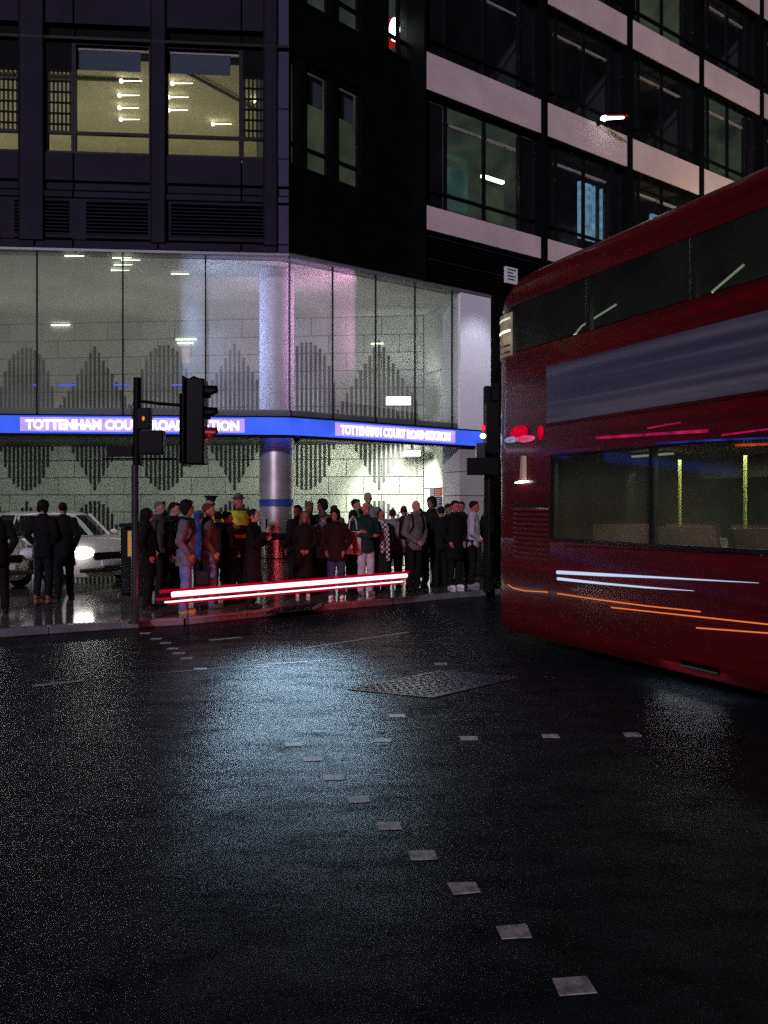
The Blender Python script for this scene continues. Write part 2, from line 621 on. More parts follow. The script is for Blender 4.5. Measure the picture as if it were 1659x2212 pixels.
# slotted drain grating by the kerb
g0 = ground(575, 1326, 0.1)
gr = thing('drain_grating', 'slotted steel drain grating let into the wet pavement beside the column', 'drain grating', tuple(g0))
gd, gw = Vector((0.78, 0.62, 0)).normalized(), Vector((-0.62, 0.78, 0)).normalized()
for i in range(11):
    p = g0 + gd * (0.075 * i) + Vector((0, 0, .006))
    q = p + Vector((0.1, 0.62, 0))
    MB().prism([p, p + gd * .04, q + gd * .04, q], (0, 0, .02)).build('slat', M['chrome'], gr)
MB().prism([g0 + Vector((-.04, -.04, .001)), g0 + gd * .82 + Vector((.04, -.04, .001)), g0 + gd * .82 + Vector((.16, .68, .001)), g0 + Vector((.06, .68, .001))], (0, 0, .004)).build('grating_tray', M['iron'], gr)

# ------------------------------------------------------------------ the station block
ULEFT = 24.0                                       # how far the left front runs
bld = thing('station_building', 'dark office block over a glazed station hall on the street corner', 'building', (CORNER[0], CORNER[1], 0))

zL = lambda py, px=320: PL.z(px, py)
Z_LEDGE, Z_SOFF, Z_CEIL = 6.42, 3.20, 6.50


def panel(plane, m, u0, u1, z0, z1, o0=-0.25, o1=0.0, gap=0.012, name='cladding_panel', jit=0.004):
    j = random.uniform(-jit, jit)
    return plane.part(name, m, bld, min(u0, u1) + gap, max(u0, u1) - gap, z0 + gap, z1 - gap, o0, o1 + j)


# backing behind the seams (dark), upper storeys left, split round the window openings
uA = [PL.u(p) for p in (627, 599, 567, 521, 357, 327, 158, 95)]
bay = uA[7] - uA[3]                                # one bay: narrow light, pilaster, ...
ucols = [0.0, PL.u(599), PL.u(521), PL.u(342), PL.u(158), PL.u(74)]
# window rows of the first floor: (px left, px right, kind)
wins = [(521, 597, 'grid'), (357, 520, 'big'), (158, 325, 'big'), (80, 157, 'grid'), (-40, 42, 'grid'), (-220, -45, 'big'), (-400, -240, 'big')]
Z1, Z2 = 8.25, 10.32                               # window sill and head
ZT = 8.64                                          # transom
# spandrel panels
spans = [(625, 600, 'clad_pier'), (599, 522, 'clad_purple'), (521, 342, 'clad_purple'), (341, 159, 'clad_purple'), (158, 75, 'clad_purple'), (74, -110, 'clad_purple'), (-111, -300, 'clad_purple'), (-301, -500, 'clad_purple')]
for p0, p1, mm in spans:
    u0, u1 = PL.u(p0), PL.u(p1)
    panel(PL, M[mm], u0, u1, 7.72, Z1)
    panel(PL, M[mm], u0, u1, 7.55, 7.70, o1=-0.03)
    panel(PL, M[mm], u0, u1, 7.40, 7.53, o1=0.02)
    if p0 == 625:
        for a, b in ((6.62, 7.38), (Z1, 9.2), (9.2, 10.3), (10.3, 11.1)):
            panel(PL, M[mm], u0, u1, a, b)
    panel(PL, M[mm], u0, u1, 6.46, 6.62, o1=0.01)
    panel(PL, M['clad_dark'], u0, u1, 10.37, 10.62, o1=-0.10)
    panel(PL, M[mm], u0, u1, 10.64, 11.35)
    panel(PL, M[mm], u0, u1, 11.37, 12.4)
for u0, u1 in ((PL.u(-501), 14), (14, 19), (19, 24)):
    panel(PL, M['clad_purple'], u0, u1, 6.46, 12.4)
PL.part('facade_backing', M['seam'], bld, 0.05, ULEFT, 6.44, Z1, -0.45, -0.24)
PL.part('facade_backing', M['seam'], bld, 0.05, ULEFT, 10.25, 15.0, -0.45, -0.26)
PL.part('cornice_rail', M['mullion'], bld, 0.03, ULEFT, 10.33, 10.38, -0.1, 0.05)
# pilasters
for p0, p1 in ((357, 327), (598, 570), (94, 43), (-45, -75)):
    panel(PL, M['clad_purple'], PL.u(p0), PL.u(p1), 6.6, 12.4, o0=-0.3, o1=0.05, gap=0.0)
    for p in (p0, p1):
        PL.part('pilaster_edge', M['seam'], bld, PL.u(p) - .012, PL.u(p) + .012, 6.6, 12.4, -0.2, 0.056)
# louvre panels under the sill
for p0, p1 in ((590, 370), (320, 170), (150, 20), (-5, -180)):
    u0, u1 = PL.u(p0), PL.u(p1)
    lv = PL.part('louvre', M['seam'], bld, u0, u1, 6.72, 7.34, -0.23, -0.12)
    fr = MB()
    for a, b, c, d in ((u0 - .05, u0, 6.66, 7.39), (u1, u1 + .05, 6.66, 7.39), (u0, u1, 6.66, 6.72), (u0, u1, 7.34, 7.39)):
        PL.slab(fr, a, b, c, d, -0.2, 0.0)
    fr.build('louvre_frame', M['clad_purple'], lv)
    for i in range(9):
        z = 6.745 + i * .066
        mb = MB()
        P = PL.P
        mb.hexa([P(u0 + .01, z, -.11), P(u1 - .01, z, -.11), P(u1 - .01, z - .012, -.005), P(u0 + .01, z - .012, -.005), P(u0 + .01, z + .018, -.11), P(u1 - .01, z + .018, -.11), P(u1 - .01, z + .008, -.005), P(u0 + .01, z + .008, -.005)])
        mb.build('slat', M['clad_purple'], lv)
    PL.part('cladding_panel', M['clad_purple'], bld, u0 - .3, u0 - .05, 6.63, 7.39, -.2, -.002) if p0 < 500 else None


def bars(plane, parent, name, m, u0, u1, z0, z1, us, zs, o=0.03, w=0.03, dp=0.09):
    mb = MB()
    lo, hi = min(u0, u1), max(u0, u1)
    for u in us:
        plane.slab(mb, u - w / 2, u + w / 2, z0, z1, o - dp, o)
    for z in zs:
        plane.slab(mb, lo, hi, z - w / 2, z + w / 2, o - dp + .004, o - .004)
    return mb.build(name, m, parent)


# first floor windows, left front
for p0, p1, kind in wins:
    u1, u0 = PL.u(p0), PL.u(p1)
    us = [u0 + .015, u1 - .015]
    w = bars(PL, bld, 'window', M['mullion'], u0, u1, Z1, Z2, us, [Z1 + .015, ZT, Z2 - .015], o=-0.03, w=0.045)
    PL.part('pane', M['win_glass'], w, u0 + .03, u1 - .03, ZT + .02, Z2 - .03, -.10, -.09)
    PL.part('pane', M['win_glass'], w, u0 + .03, u1 - .03, Z1 + .03, ZT - .02, -.10, -.09)
    if kind == 'big':
        PL.part('roller_blind', M['blind'], w, u0 + .03 + (.18 if p0 < 500 else 0), u1 - .03, 9.86, Z2 - .10, -.13, -.12)
        PL.part('blind_box', M['spandrel'], w, u0 + .02, u1 - .02, Z2 - .095, Z2 - .03, -.14, -.105)
    else:
        # perforated screen of upright slats crossed by five bars
        n_sl = 8
        for i in range(n_sl):
            u = u0 + .06 + (u1 - u0 - .12) * i / (n_sl - 1)
            PL.part('slat', M['mullion'], w, u - .018, u + .018, ZT + .03, 9.78, -.06, -.035)
        for i in range(6):
            z = ZT + .12 + i * .2
            PL.part('screen_bar', M['seam'], w, u0 + .04, u1 - .04, z, z + .035, -.034, -.018)
        PL.part('screen_head', M['clad_dark'], w, u0 + .03, u1 - .03, 9.78, Z2 - .03, -.08, -.02)
        um = (u0 + u1) / 2
        PL.part('screen_side', M['clad_dark'], w, (um + .13) if p0 < 500 else u0 + .03, u1 - .03 if p0 < 500 else um - .12, Z1 + .03, 9.78, -.07, -.03)
# office behind: floor, ceiling with small lamps and their drawn-out light tails
off_in = 5.2
PL.part('office_floor', M['soffit'], bld, 0.2, 14, 7.9, 8.0, -off_in, -0.46)
M['office'] = mat('cream office ceiling', (0.62, 0.58, 0.42), 0.8, 0, 0.12, 1.2, fine=0.2, fscale=40)
PL.part('office_ceiling', M['office'], bld, 0.2, 14, 10.34, 10.44, -off_in, -0.27)
PL.part('office_wall', M['office'], bld, 0.2, 14, 8.0, 10.34, -off_in - .1, -off_in)
PL.part('office_side_wall', M['office'], bld, 0.1, 0.2, 8.0, 10.32, -off_in, -0.46)
c = PL.P(5.5, 8.12, -2.6)
area('office_light', c, 9.5, 70, (1.0, 0.9, 0.6), (0, 0, 1), 3.6)
beam = MB()
b0, b1 = Vector((-4.05, 15.0, 10.30)), Vector((-2.2, 17.3, 10.30))
s = Vector((.03, 0, 0))
beam.prism([b0 - s, b0 + s, b1 + s, b1 - s], (0, 0, -.05)).build('ceiling_beam', M['soffit'], bld)
PL.part('ceiling_beam', M['soffit'], bld, 3.1, 9.0, 10.27, 10.318, -1.25, -1.20)


def lamp_tube(px, py, zc, length, m=M['lamp_warm'], name='ceiling_lamp_and_tail', head=True, parent=None):
    Y = (zc - EYE) * F / (1095 - py)
    x = gx(px, Y)
    mb = MB().tube([(x, Y, zc), (x + length, Y, zc)], [.013, .006], 8)  # the tube is the lamp's tail of light, given a shape
    if head:
        mb.ball((x, Y, zc), .042, 10, 6)
    return mb.build(name, m, parent or bld)


for px, py in ((262, 175), (258, 206), (258, 233), (261, 258), (372, 180), (364, 210), (364, 238), (460, 268), (548, 218)):
    lamp_tube(px, py, 10.26, .42)
# plants on the office sill
M['leaf'] = mat('dark office plant', (0.05, 0.08, 0.04), 0.6)
for px in (232, 248, 262, 375, 420, 470):
    u = PL.u(px)
    mb = MB()
    for i in range(16):
        p = Vector(PL.P(u + random.uniform(-.18, .18), 8.27, -.5 - random.uniform(0, .2)))
        q = p + Vector((random.uniform(-.16, .16), 0, random.uniform(.06, .34) if px < 300 else random.uniform(.03, .12)))
        mb.prism([p, p + Vector((.03, 0, 0)), q], (0, .01, 0))
    mb.build('sill_plant', M['leaf'], bld)

# dark chamfered corner, right of the corner pier
uD = lambda p: PD.u(p)
UDMAX = PD.u(919)
zrows = [6.46, 6.9, 7.3, 7.7, 8.15, 10.30, 10.75, 11.35, 13.5, 14.2, 17.5]
cells = []
dw = [(629, 645, 'narrow'), (664, 714, 'w'), (733, 781, 'w')]
for i in range(len(zrows) - 1):
    z0, z1 = zrows[i], zrows[i + 1]
    if (z0, z1) in ((8.15, 10.30), (11.35, 13.5)):
        edges = [(625, 629), (645, 664), (714, 733), (781, 920)] if z0 < 9 else [(625, 664), (714, 733), (781, 840), (901, 920)]
    else:
        edges = [(625, 727), (727, 815), (815, 920)]
    for a, b in edges:
        panel(PD, M['clad_dark'], max(0.03, uD(a)), min(UDMAX, uD(b)), z0, z1, o0=-.3, o1=-.02, gap=0.006)
PD.part('facade_backing', M['seam'], bld, 0.05, UDMAX, 6.44, 8.15, -.5, -.32)
M['room_dim'] = emit('dim lit room', (0.30, 0.36, 0.22), 0.13, 0.35, 1.5)
M['room_green'] = emit('dim green lit room', (0.32, 0.42, 0.30), 0.085, 0.5, 1.2)
M['room_dark'] = mat('unlit room', (0.03, 0.035, 0.03), 0.8)
M['room_teal'] = emit('teal lit room', (0.2, 0.42, 0.36), 0.16, 0.5, 1.5)
M['room_blue'] = emit('blue lit curtain', (0.25, 0.5, 0.75), 0.5, 0.4, 6)


def window(plane, u0, u1, z0, z1, us, zs, room, blind=0.0, depth=1.0, o=-.06, parent=None):
    w = bars(plane, parent or bld, 'window', M['mullion'], u0, u1, z0, z1, [u0 + .02, u1 - .02] + us, [z0 + .02, z1 - .02] + zs, o=o, w=.05)
    plane.part('pane', M['win_glass'], w, u0 + .04, u1 - .04, z0 + .04, z1 - .04, o - .06, o - .05)
    if blind:
        plane.part('roller_blind', M['blind'], w, u0 + .04, u1 - .04, z1 - blind, z1 - .04, o - .16, o - .15)
    P = plane.P
    q = MB()
    b = o - .12 - depth
    f = o - .11
    q.add([P(u0, z0, f), P(u1, z0, f), P(u1, z1, f), P(u0, z1, f), P(u0, z0, b), P(u1, z0, b), P(u1, z1, b), P(u0, z1, b)],
          [(4, 5, 6, 7), (0, 1, 5, 4), (3, 7, 6, 2), (0, 4, 7, 3), (1, 2, 6, 5)])
    q.build('lit_room', room, w)
    return w


for a, b, k in dw:
    window(PD, uD(a), uD(b), 8.19, 10.22, [], [8.62], M['room_dim'], blind=.62)
for a, b in ((664, 714), (733, 781)):
    window(PD, uD(a), uD(b), 11.42, 13.45, [], [11.85], M['room_green'], blind=.5)
w = window(PD, uD(841), uD(900), 11.42, 13.45, [uD(866)], [11.8], M['room_green'])
lp = Vector(PD.P(uD(873), 12.15, -.3))
MB().ball(tuple(lp), (.12, .1, .26), 14, 10).build('globe_lamp', M['lamp_white'], w)
MB().ball(tuple(lp + Vector((-.09, .1, -.02))), (.17, .06, .34), 14, 10).build('red_halo', emit('red halo', (.8, .01, .01), .6), w)  # red halo round the lamp, shaped as a glowing ball

# right front: floors of pale spandrels between dark piers
UB = [PR.u(p) for p in (920, 1175, 1360, 1515, 1645)]
step = UB[2] - UB[1]
UB += [UB[-1] + step, UB[-1] + 2 * step]
FLOORS = [(7.60, 8.11), (10.60, 11.40), (13.80, 14.55), (16.9, 17.7)]
nb = len(UB) - 1
for fi, (z0, z1) in enumerate(FLOORS):
    for i in range(nb):
        pw = .10
        sp = PR.part('spandrel_panel', M['spandrel'], bld, UB[i] + (pw if i else 0.0), UB[i + 1] - pw, z0, z1, -.28, random.uniform(-.006, .004))
        PR.part('spandrel_drip', M['seam'], sp, UB[i] + (pw if i else .01), UB[i + 1] - pw, z0 - .045, z0 - .001, -.26, -.03)
for i in range(1, nb + 1):
    PR.part('pier', M['clad_dark'], bld, UB[i] - .098, UB[i] + .098, 6.5, 18.0, -.4, .03)
# return wall of the projecting part
PR.part('return_wall', M['clad_dark'], bld, UB[0] - .06, UB[0] - .002, 6.46, 18.0, -1.0, .02)
M['lamp_office'] = emit('office tube', (0.95, 1.0, 0.75), 4.5)
rooms = {(0, 0): M['room_green'], (0, 1): M['room_dark'], (0, 2): M['room_dark'], (1, 1): M['room_dark'], (1, 0): M['room_dark'], (2, 2): M['room_dim'], (1, 3): M['room_green']}
for fi in range(3):
    z0, z1 = FLOORS[fi][1], FLOORS[fi + 1][0] - .05
    for i in range(nb):
        a, b = UB[i] + (.10 if i else .14), UB[i + 1] - .10
        Lb = b - a
        rm = rooms.get((fi, i), M['room_dark'])
        w = window(PR, a, b, z0, z1, [a + Lb * .16, a + Lb * .5, a + Lb * .84], [z0 + .42], rm, depth=1.6, o=-.14)
        PR.part('window_head', M['spandrel'], w, a + Lb * .17, b - Lb * .17, z1 - .42, z1 - .36, -.32, -.27)
        PR.part('window_side', M['clad_dark'], w, a + .03, a + Lb * .15, z0 + .04, z1 - .05, -.34, -.24)
        PR.part('window_side', M['clad_dark'], w, b - Lb * .15, b - .03, z0 + .04, z1 - .05, -.34, -.24)
        if (fi, i) == (0, 0):
            for (q0, q1, zz, mm) in ((1000, 1056, 9.62, M['room_teal']), (1078, 1124, 9.42, M['lamp_office'])):
                PR.part('tube_lamp', mm, w, PR.u(q0) - .02, PR.u(q1), zz, zz + .06, -.62, -.54)
            PR.part('partition', M['room_dim'], w, PR.u(1092), PR.u(1139), z0 + .5, 9.40, -.9, -.8)
            PR.part('partition', M['room_teal'], w, PR.u(1012), PR.u(1060), z0 + .5, 9.55, -.9, -.8)
        if (fi, i) == (0, 1):
            for q0, q1 in ((1280, 1286), (1294, 1297), (1298, 1307), (1311, 1314), (1328, 1330)):
                PR.part('curtain', M['room_blue'], w, PR.u(q0), PR.u(q1), 8.6, 10.05, -.5, -.42)
        if (fi, i) == (0, 2):
            PR.part('curtain', M['room_blue'], w, PR.u(1436), PR.u(1486), 9.55, 9.85, -.5, -.42)
        if (fi, i) == (1, 3):
            PR.part('partition', M['room_dim'], w, PR.u(1580), PR.u(1630), 11.9, 12.7, -.5, -.42)
# the glaring lamp fixed to the facade
lz = PR.z(1300, 266)
lampf = thing('facade_floodlight', 'glaring white tube lamp fixed to the pale spandrel of the block', 'wall lamp', PR.P(PR.u(1300), lz, .1))
pp = Vector(PR.P(PR.u(1290), lz - .02, .22))
MB().ball(tuple(pp), (.09, .09, .065), 12, 8).tube([tuple(pp), tuple(pp + Vector((.5, .02, .03)))], [.045, .03], 8).build('lamp_tube', M['lamp_white'], lampf)
MB().tube([tuple(pp + Vector((.02, .03, .05))), tuple(pp + Vector((.62, .05, .09)))], [.05, .03], 8).build('red_fringe', emit('red fringe', (.6, .02, .02), .35), lampf)  # red halo beside the lamp, shaped as a glowing tube
PR.part('bracket', M['black'], lampf, PR.u(1288), PR.u(1294), lz - .1, lz - .04, .0, .2)
# louvred dark storey under the lowest spandrel
for i in range(nb):
    a, b = UB[i] + .10, UB[i + 1] - .10
    lv = PR.part('louvre', M['seam'], bld, a, b, 6.50, 7.545, -.3, -.16)
    for k in range(12):
        z = 6.56 + k * .082
        PR.part('slat', M['clad_purple'] if k % 6 == 5 else M['clad_dark'], lv, a + .02, b - .02, z, z + .035, -.158, -.03)
# small printed notice
nt_ = thing('wall_notice', 'small white printed notice on the dark louvres above the bus', 'notice', PR.P(PR.u(1102), PR.z(1102, 612), .04))
nz0, nz1 = PR.z(1102, 614), PR.z(1102, 579)
PR.part('board', M['plain_white'], nt_, PR.u(1089), PR.u(1115), nz0, nz1, .0, .05)
for k in range(4):
    z = nz1 - .07 - .075 * k
    PR.part('print_line', M['pole'], nt_, PR.u(1093), PR.u(1093 + (18, 12, 17, 15)[k]), z, z + .028, .052, .055)

# ledge along the top of the glazing
PL.part('glazing_ledge', M['ledge'], bld, 0, ULEFT, 6.40, 6.445, -.2, .05)
PR.part('glazing_ledge', M['ledge'], bld, 0.004, PR.u(1066), 6.395, 6.442, -.2, .05)
flr = MB()
ptsf = [PL.P(ULEFT, 6.446, -.02), PL.P(0, 6.446, -.02), PR.P(10, 6.446, -.02), (20, 40, 6.446), (-25, 40, 6.446)]
flr.prism(ptsf, (0, 0, .04)).build('upper_floor_slab', M['soffit'], bld)
# hall ceiling, floor slab over the entrance
MB().prism([(-26, 12.9, Z_CEIL - .06)] and [PL.P(ULEFT, 6.38, -.22), PL.P(0.2, 6.38, -.22), PR.P(9, 6.38, -.22), (16, 24, 6.38), (-25, 24, 6.38)], (0, 0, .05)).build('hall_ceiling', M['ceiling'], bld)
MB().prism([PL.P(ULEFT, 3.2, -.10), PL.P(0.1, 3.2, -.10), PR.P(PR.u(1050), 3.2, -.10), (3.0, 20.5, 3.2), (-25, 22, 3.2)], (0, 0, .16)).build('entrance_soffit', M['soffit'], bld)

# glass panes of the hall
lj = [619, 443, 264, 78, -108, -295]
uj = [PL.u(p) for p in lj]
while uj[-1] < ULEFT - 2:
    uj.append(uj[-1] + 1.6)
uj[0] = 0.03
for a, b in zip(uj[:-1], uj[1:]):
    PL.part('glass_pane', M['glass'], bld, a + .008, b - .008, 3.40, 6.395, -.05, -.035)
    PL.part('glazing_joint', M['seam'], bld, b - .010, b + .010, 3.38, 6.395, -.07, -.028)
rj = [0.03] + [PR.u(p) for p in (721, 814, 899, 979)]
for a, b in zip(rj[:-1], rj[1:]):
    PR.part('glass_pane', M['glass'], bld, a + .008, b - .008, 3.40, 6.39, -.05, -.035)
    PR.part('glazing_joint', M['seam'], bld, b - .010, b + .010, 3.38, 6.39, -.07, -.028)
MB().tube([(CORNER[0], CORNER[1] + .03, 3.36), (CORNER[0], CORNER[1] + .03, 6.39)], .022, 8).build('corner_joint', M['ledge'], bld)
PR.part('glass_pane', M['glass'], bld, PR.u(980), PR.u(992), 3.4, 6.39, -.05, -.035)
M['channel'] = mat('grey glazing channel', (0.14, 0.14, 0.17), 0.5)
PL.part('glazing_channel', M['channel'], bld, 0, ULEFT, 3.36, 3.50, -.12, -.06)
PR.part('glazing_channel', M['channel'], bld, 0, PR.u(992), 3.36, 3.50, -.12, -.06)

# white pier at the right end of the glazing
pr0, pr1 = PR.u(993), PR.u(1058)
PR.part('white_pier', M['pier_white'], bld, pr0, pr1, 3.36, 6.39, -.6, .03)
M['pier_low'] = mat('grey stone pier foot', (0.42, 0.41, 0.40), 0.6, 0, 0.1, 2, fine=0.25, fscale=60)
for a, b in ((0.10, 1.0), (1.0, 1.9), (1.9, 2.43), (2.43, 3.06)):
    PR.part('pier_panel', M['pier_low'], bld, pr0, pr1, a + .008, b - .008, -.6, .0)
PR.part('pier_backing', M['seam'], bld, pr0 + .01, pr1 - .01, .1, 3.2, -.58, -.02)
PR.part('dark_jamb', M['clad_dark'], bld, pr1 + .004, pr1 + .55, .1, 6.5, -.5, .06)
# shop front beyond, mostly behind the bus
M['shop_glow'] = emit('lit shop window', (0.75, 0.66, 0.45), 0.32, 0.7, 1.3)
M['shop_blue'] = emit('blue shop panel', (0.08, 0.16, 0.7), 0.35, 0.5, 2)
M['shop_red'] = emit('red shop panel', (0.9, 0.06, 0.05), 0.45, 0.5, 2)
u = pr1 + .56
for k, w_ in enumerate((1.6, 1.6, 1.6, 1.6, 1.6, 1.6)):
    PR.part('shop_pier', M['clad_dark'], bld, u, u + .3, .1, 6.4, -.4, .02)
    sw = bars(PR, bld, 'shop_window', M['mullion'], u + .3, u + w_, .5, 2.9, [u + .33, u + .95, u + w_ - .03], [.52, 2.88], o=-.1, w=.05)
    PR.part('pane', M['win_glass'], sw, u + .34, u + w_ - .04, .55, 2.85, -.17, -.16)
    PR.part('shop_interior', M['shop_glow'], sw, u + .3, u + w_, .5, 2.9, -1.6, -1.5)
    PR.part('stall_riser', M['clad_dark'], bld, u + .3, u + w_, .1, .5, -.3, 0)
    PR.part('shop_fascia', (M['shop_red'], M['shop_blue'], M['clad_dark'])[k % 3], bld, u + .3, u + w_, 3.0, 3.45, -.2, .02)
    PR.part('shop_upper', M['clad_dark'], bld, u + .3, u + w_, 3.45, 6.4, -.4, 0)
    u += w_

# lit lamps under the hall ceiling and one warm patch on the wall
for px, py in ((140, 553), (243, 557), (262, 562), (240, 584), (370, 592), (246, 572)):
    lamp_tube(px, py, 6.34, .36, M['lamp_office'], head=False)  # only the lamps' tails of light, without heads

# ------------------------------------------------------------------ patterned concrete wall
wal = thing('patterned_wall', 'pale concrete wall with dark fluted lozenge pattern inside the station', 'wall', (WALL.a.x, WALL.a.y, 0))
ULEN = 25.0
PW, PH, ZL0 = 0.88, 0.44, 1.96
row0 = ZL0 - PH * 5
WALL.part('wall_core', M['seam'], wal, 0, ULEN, .1, 6.37, -.4, -.03)
uVL = 13.2
nr = 0
z = ZL0 - PH * 4
zlist = [0.10, 0.20] + [ZL0 - PH * k for k in range(3, -1, -1)] + [ZL0 + PH * k for k in range(1, 11)]
zlist = sorted(set([round(q, 4) for q in zlist if q < 6.3] + [6.37]))
uV2 = WALL.u(507)
joint0 = WALL.u(1470 * .2315)
npan = 0
for ri in range(len(zlist) - 1):
    z0, z1 = zlist[ri], zlist[ri + 1]
    hidden = z0 > 3.2 and z1 < 3.9
    off = 0.0 if ri % 2 else PW / 2
    us = [0.0]
    q = (joint0 + off) % PW
    while q < uVL:
        if q > .15:
            us.append(q)
        q += PW
    us.append(uVL)
    for a, b in zip(us[:-1], us[1:]):
        npan += 1
        WALL.part('wall_panel', random.choice((M['concrete'], M['concrete_b'])), wal, a + .008, b - .008, z0 + .009, z1 - .009, -.03, random.uniform(-.0015, .0015))
    WALL.part('wall_panel', M['concrete'], wal, uVL + .005, ULEN, z0 + .006, z1 - .006, -.03, 0)

HB, HH = 2.035, 1.88


def half_width(kind, h):
    d = abs(HH - h) / HH
    if d >= 1:
        return -1
    return 1.15 * (1 - d) if kind == 'v' else .76 * (1 - d ** 2.2) ** .5


PERIOD = 3.66
SP, BW = .115, .062
for j in range(-1, 8):
    for kind, uc in (('v', uV2 + (j - 1) * PERIOD), ('o', uV2 + (j - 1) * PERIOD + PERIOD / 2)):
        if uc < 0.6 or uc > 22:
            continue
        far = uc > 12.5
        fm = MB()
        for i in range(-10, 11):
            x = i * SP
            # span of this flute
            hs = [h for h in np.linspace(0, 2 * HH, 95) if half_width(kind, h) >= abs(x)]
            if not hs:
                continue
            z0, z1 = HB + min(hs), HB + max(hs)
            xi = x - BW / 2 if x > 0 else x + BW / 2
            cut = .055 if kind == 'v' else .02
            s0 = cut if x < 0 else (-cut if x > 0 else 0)
            P = WALL.P
            ua, ub = uc + x - BW / 2, uc + x + BW / 2
            if ua < .05:
                continue
            za, zb = z0 + max(0, (-s0)), z0 + max(0, s0)
            if x > 0:
                za, zb = z0, z0 + cut
            elif x < 0:
                za, zb = z0 + cut, z0
            else:
                za = zb = z0
            zt = z1
            mb = fm if far else MB()
            mb.hexa([P(ua, za, .004), P(ub, zb, .004), P(ub, zb, .016), P(ua, za, .016), P(ua, zt, .004), P(ub, zt, .004), P(ub, zt, .016), P(ua, zt, .016)])
            if not far:
                mb.build('groove', M['groove'], wal)
        if far and fm.v:
            tag(fm.build('far_grooves', M['groove'], wal), kind='stuff')
# the lower row of the pattern, cut by the floor
lowm = []
for j in range(-2, 6):
    for kind, uc in (('o', uV2 + (j - 1) * PERIOD), ('v', uV2 + (j - 1) * PERIOD + PERIOD / 2)):
        if uc < .6 or uc > 11.5:
            continue
        for i in range(-9, 10):
            x = i * SP
            hs = [h for h in np.linspace(0, 2 * HH, 95) if half_width(kind, h) >= abs(x)]
            if not hs:
                continue
            top_ = 1.84 - (min(hs))
            if top_ < .5:
                continue
            WALL.part('groove', M['groove'], wal, uc + x - BW / 2, uc + x + BW / 2, .22, top_, .004, .016)
# glints and reflections in the glass, put on the wall as glowing strips
for p0, p1 in ((73, 80), (127, 165), (246, 281), (372, 434)):
    zz = WALL.z(p0, 832)
    WALL.part('blue_reflection', M['lamp_blue'], wal, WALL.u(p1), WALL.u(p0), zz - .02, zz + .02, .02, .04)
for p0, py, ln in ((112, 703, 40), (381, 734, 44), (384, 742, 34), (802, 743, 26), (916, 762, 0)):
    if ln:
        zz = WALL.z(p0, py)
        WALL.part('pane_glint', M['lamp_office'], wal, WALL.u(p0 + ln), WALL.u(p0), zz - .012, zz + .012, .02, .05)
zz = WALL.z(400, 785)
WALL.part('warm_reflection', emit('warm reflection', (0.8, 0.6, 0.45), .55, .3, 4), wal, WALL.u(410), WALL.u(394), zz, zz + .4, .02, .03)

# side wall between the patterned wall and the pier
SW = Plane((0.975, 18.83), (0.75, -1.55))
for k, (a, b) in enumerate(((.1, 1.1), (1.1, 2.1), (2.1, 3.18), (3.4, 4.9), (4.9, 6.37))):
    panel(SW, M['concrete_b'], 0.01, 1.72, a, b, o0=-.2, o1=0, name='side_wall_panel')

# ------------------------------------------------------------------ column in front of the wall, with blue bands
CX, CY = gx(598, 15.35), 15.35
col = thing('steel_column', 'round steel column with blue bands rising through the entrance', 'column', (CX, CY, .1))
CR = .345
for a, b, m_, rr in ((.1, .62, 'steel_col', CR), (.64, 1.0, 'steel_col', CR), (1.0, 1.13, 'navy_band', CR + .008), (1.13, 1.66, 'steel_col', CR), (1.66, 1.80, 'blue_band', CR + .008), (1.80, 3.19, 'steel_col', CR), (3.37, 6.37, 'pier_white', CR)):  # upper drum made pale: the lit look of the steel put into its colour
    MB().lathe([(rr, a + .002), (rr, b - .002)], (CX, CY, 0), 40).build('column_band' if 'band' in m_ else 'column_drum', M[m_], col, smooth=True)
MB().lathe([(CR - .02, .1), (CR - .02, 6.3)], (CX, CY, 0), 24).build('column_core', M['seam'], col, smooth=True)

# ------------------------------------------------------------------ lit station signs
TXT = 'TOTTENHAM COURT ROAD STATION'


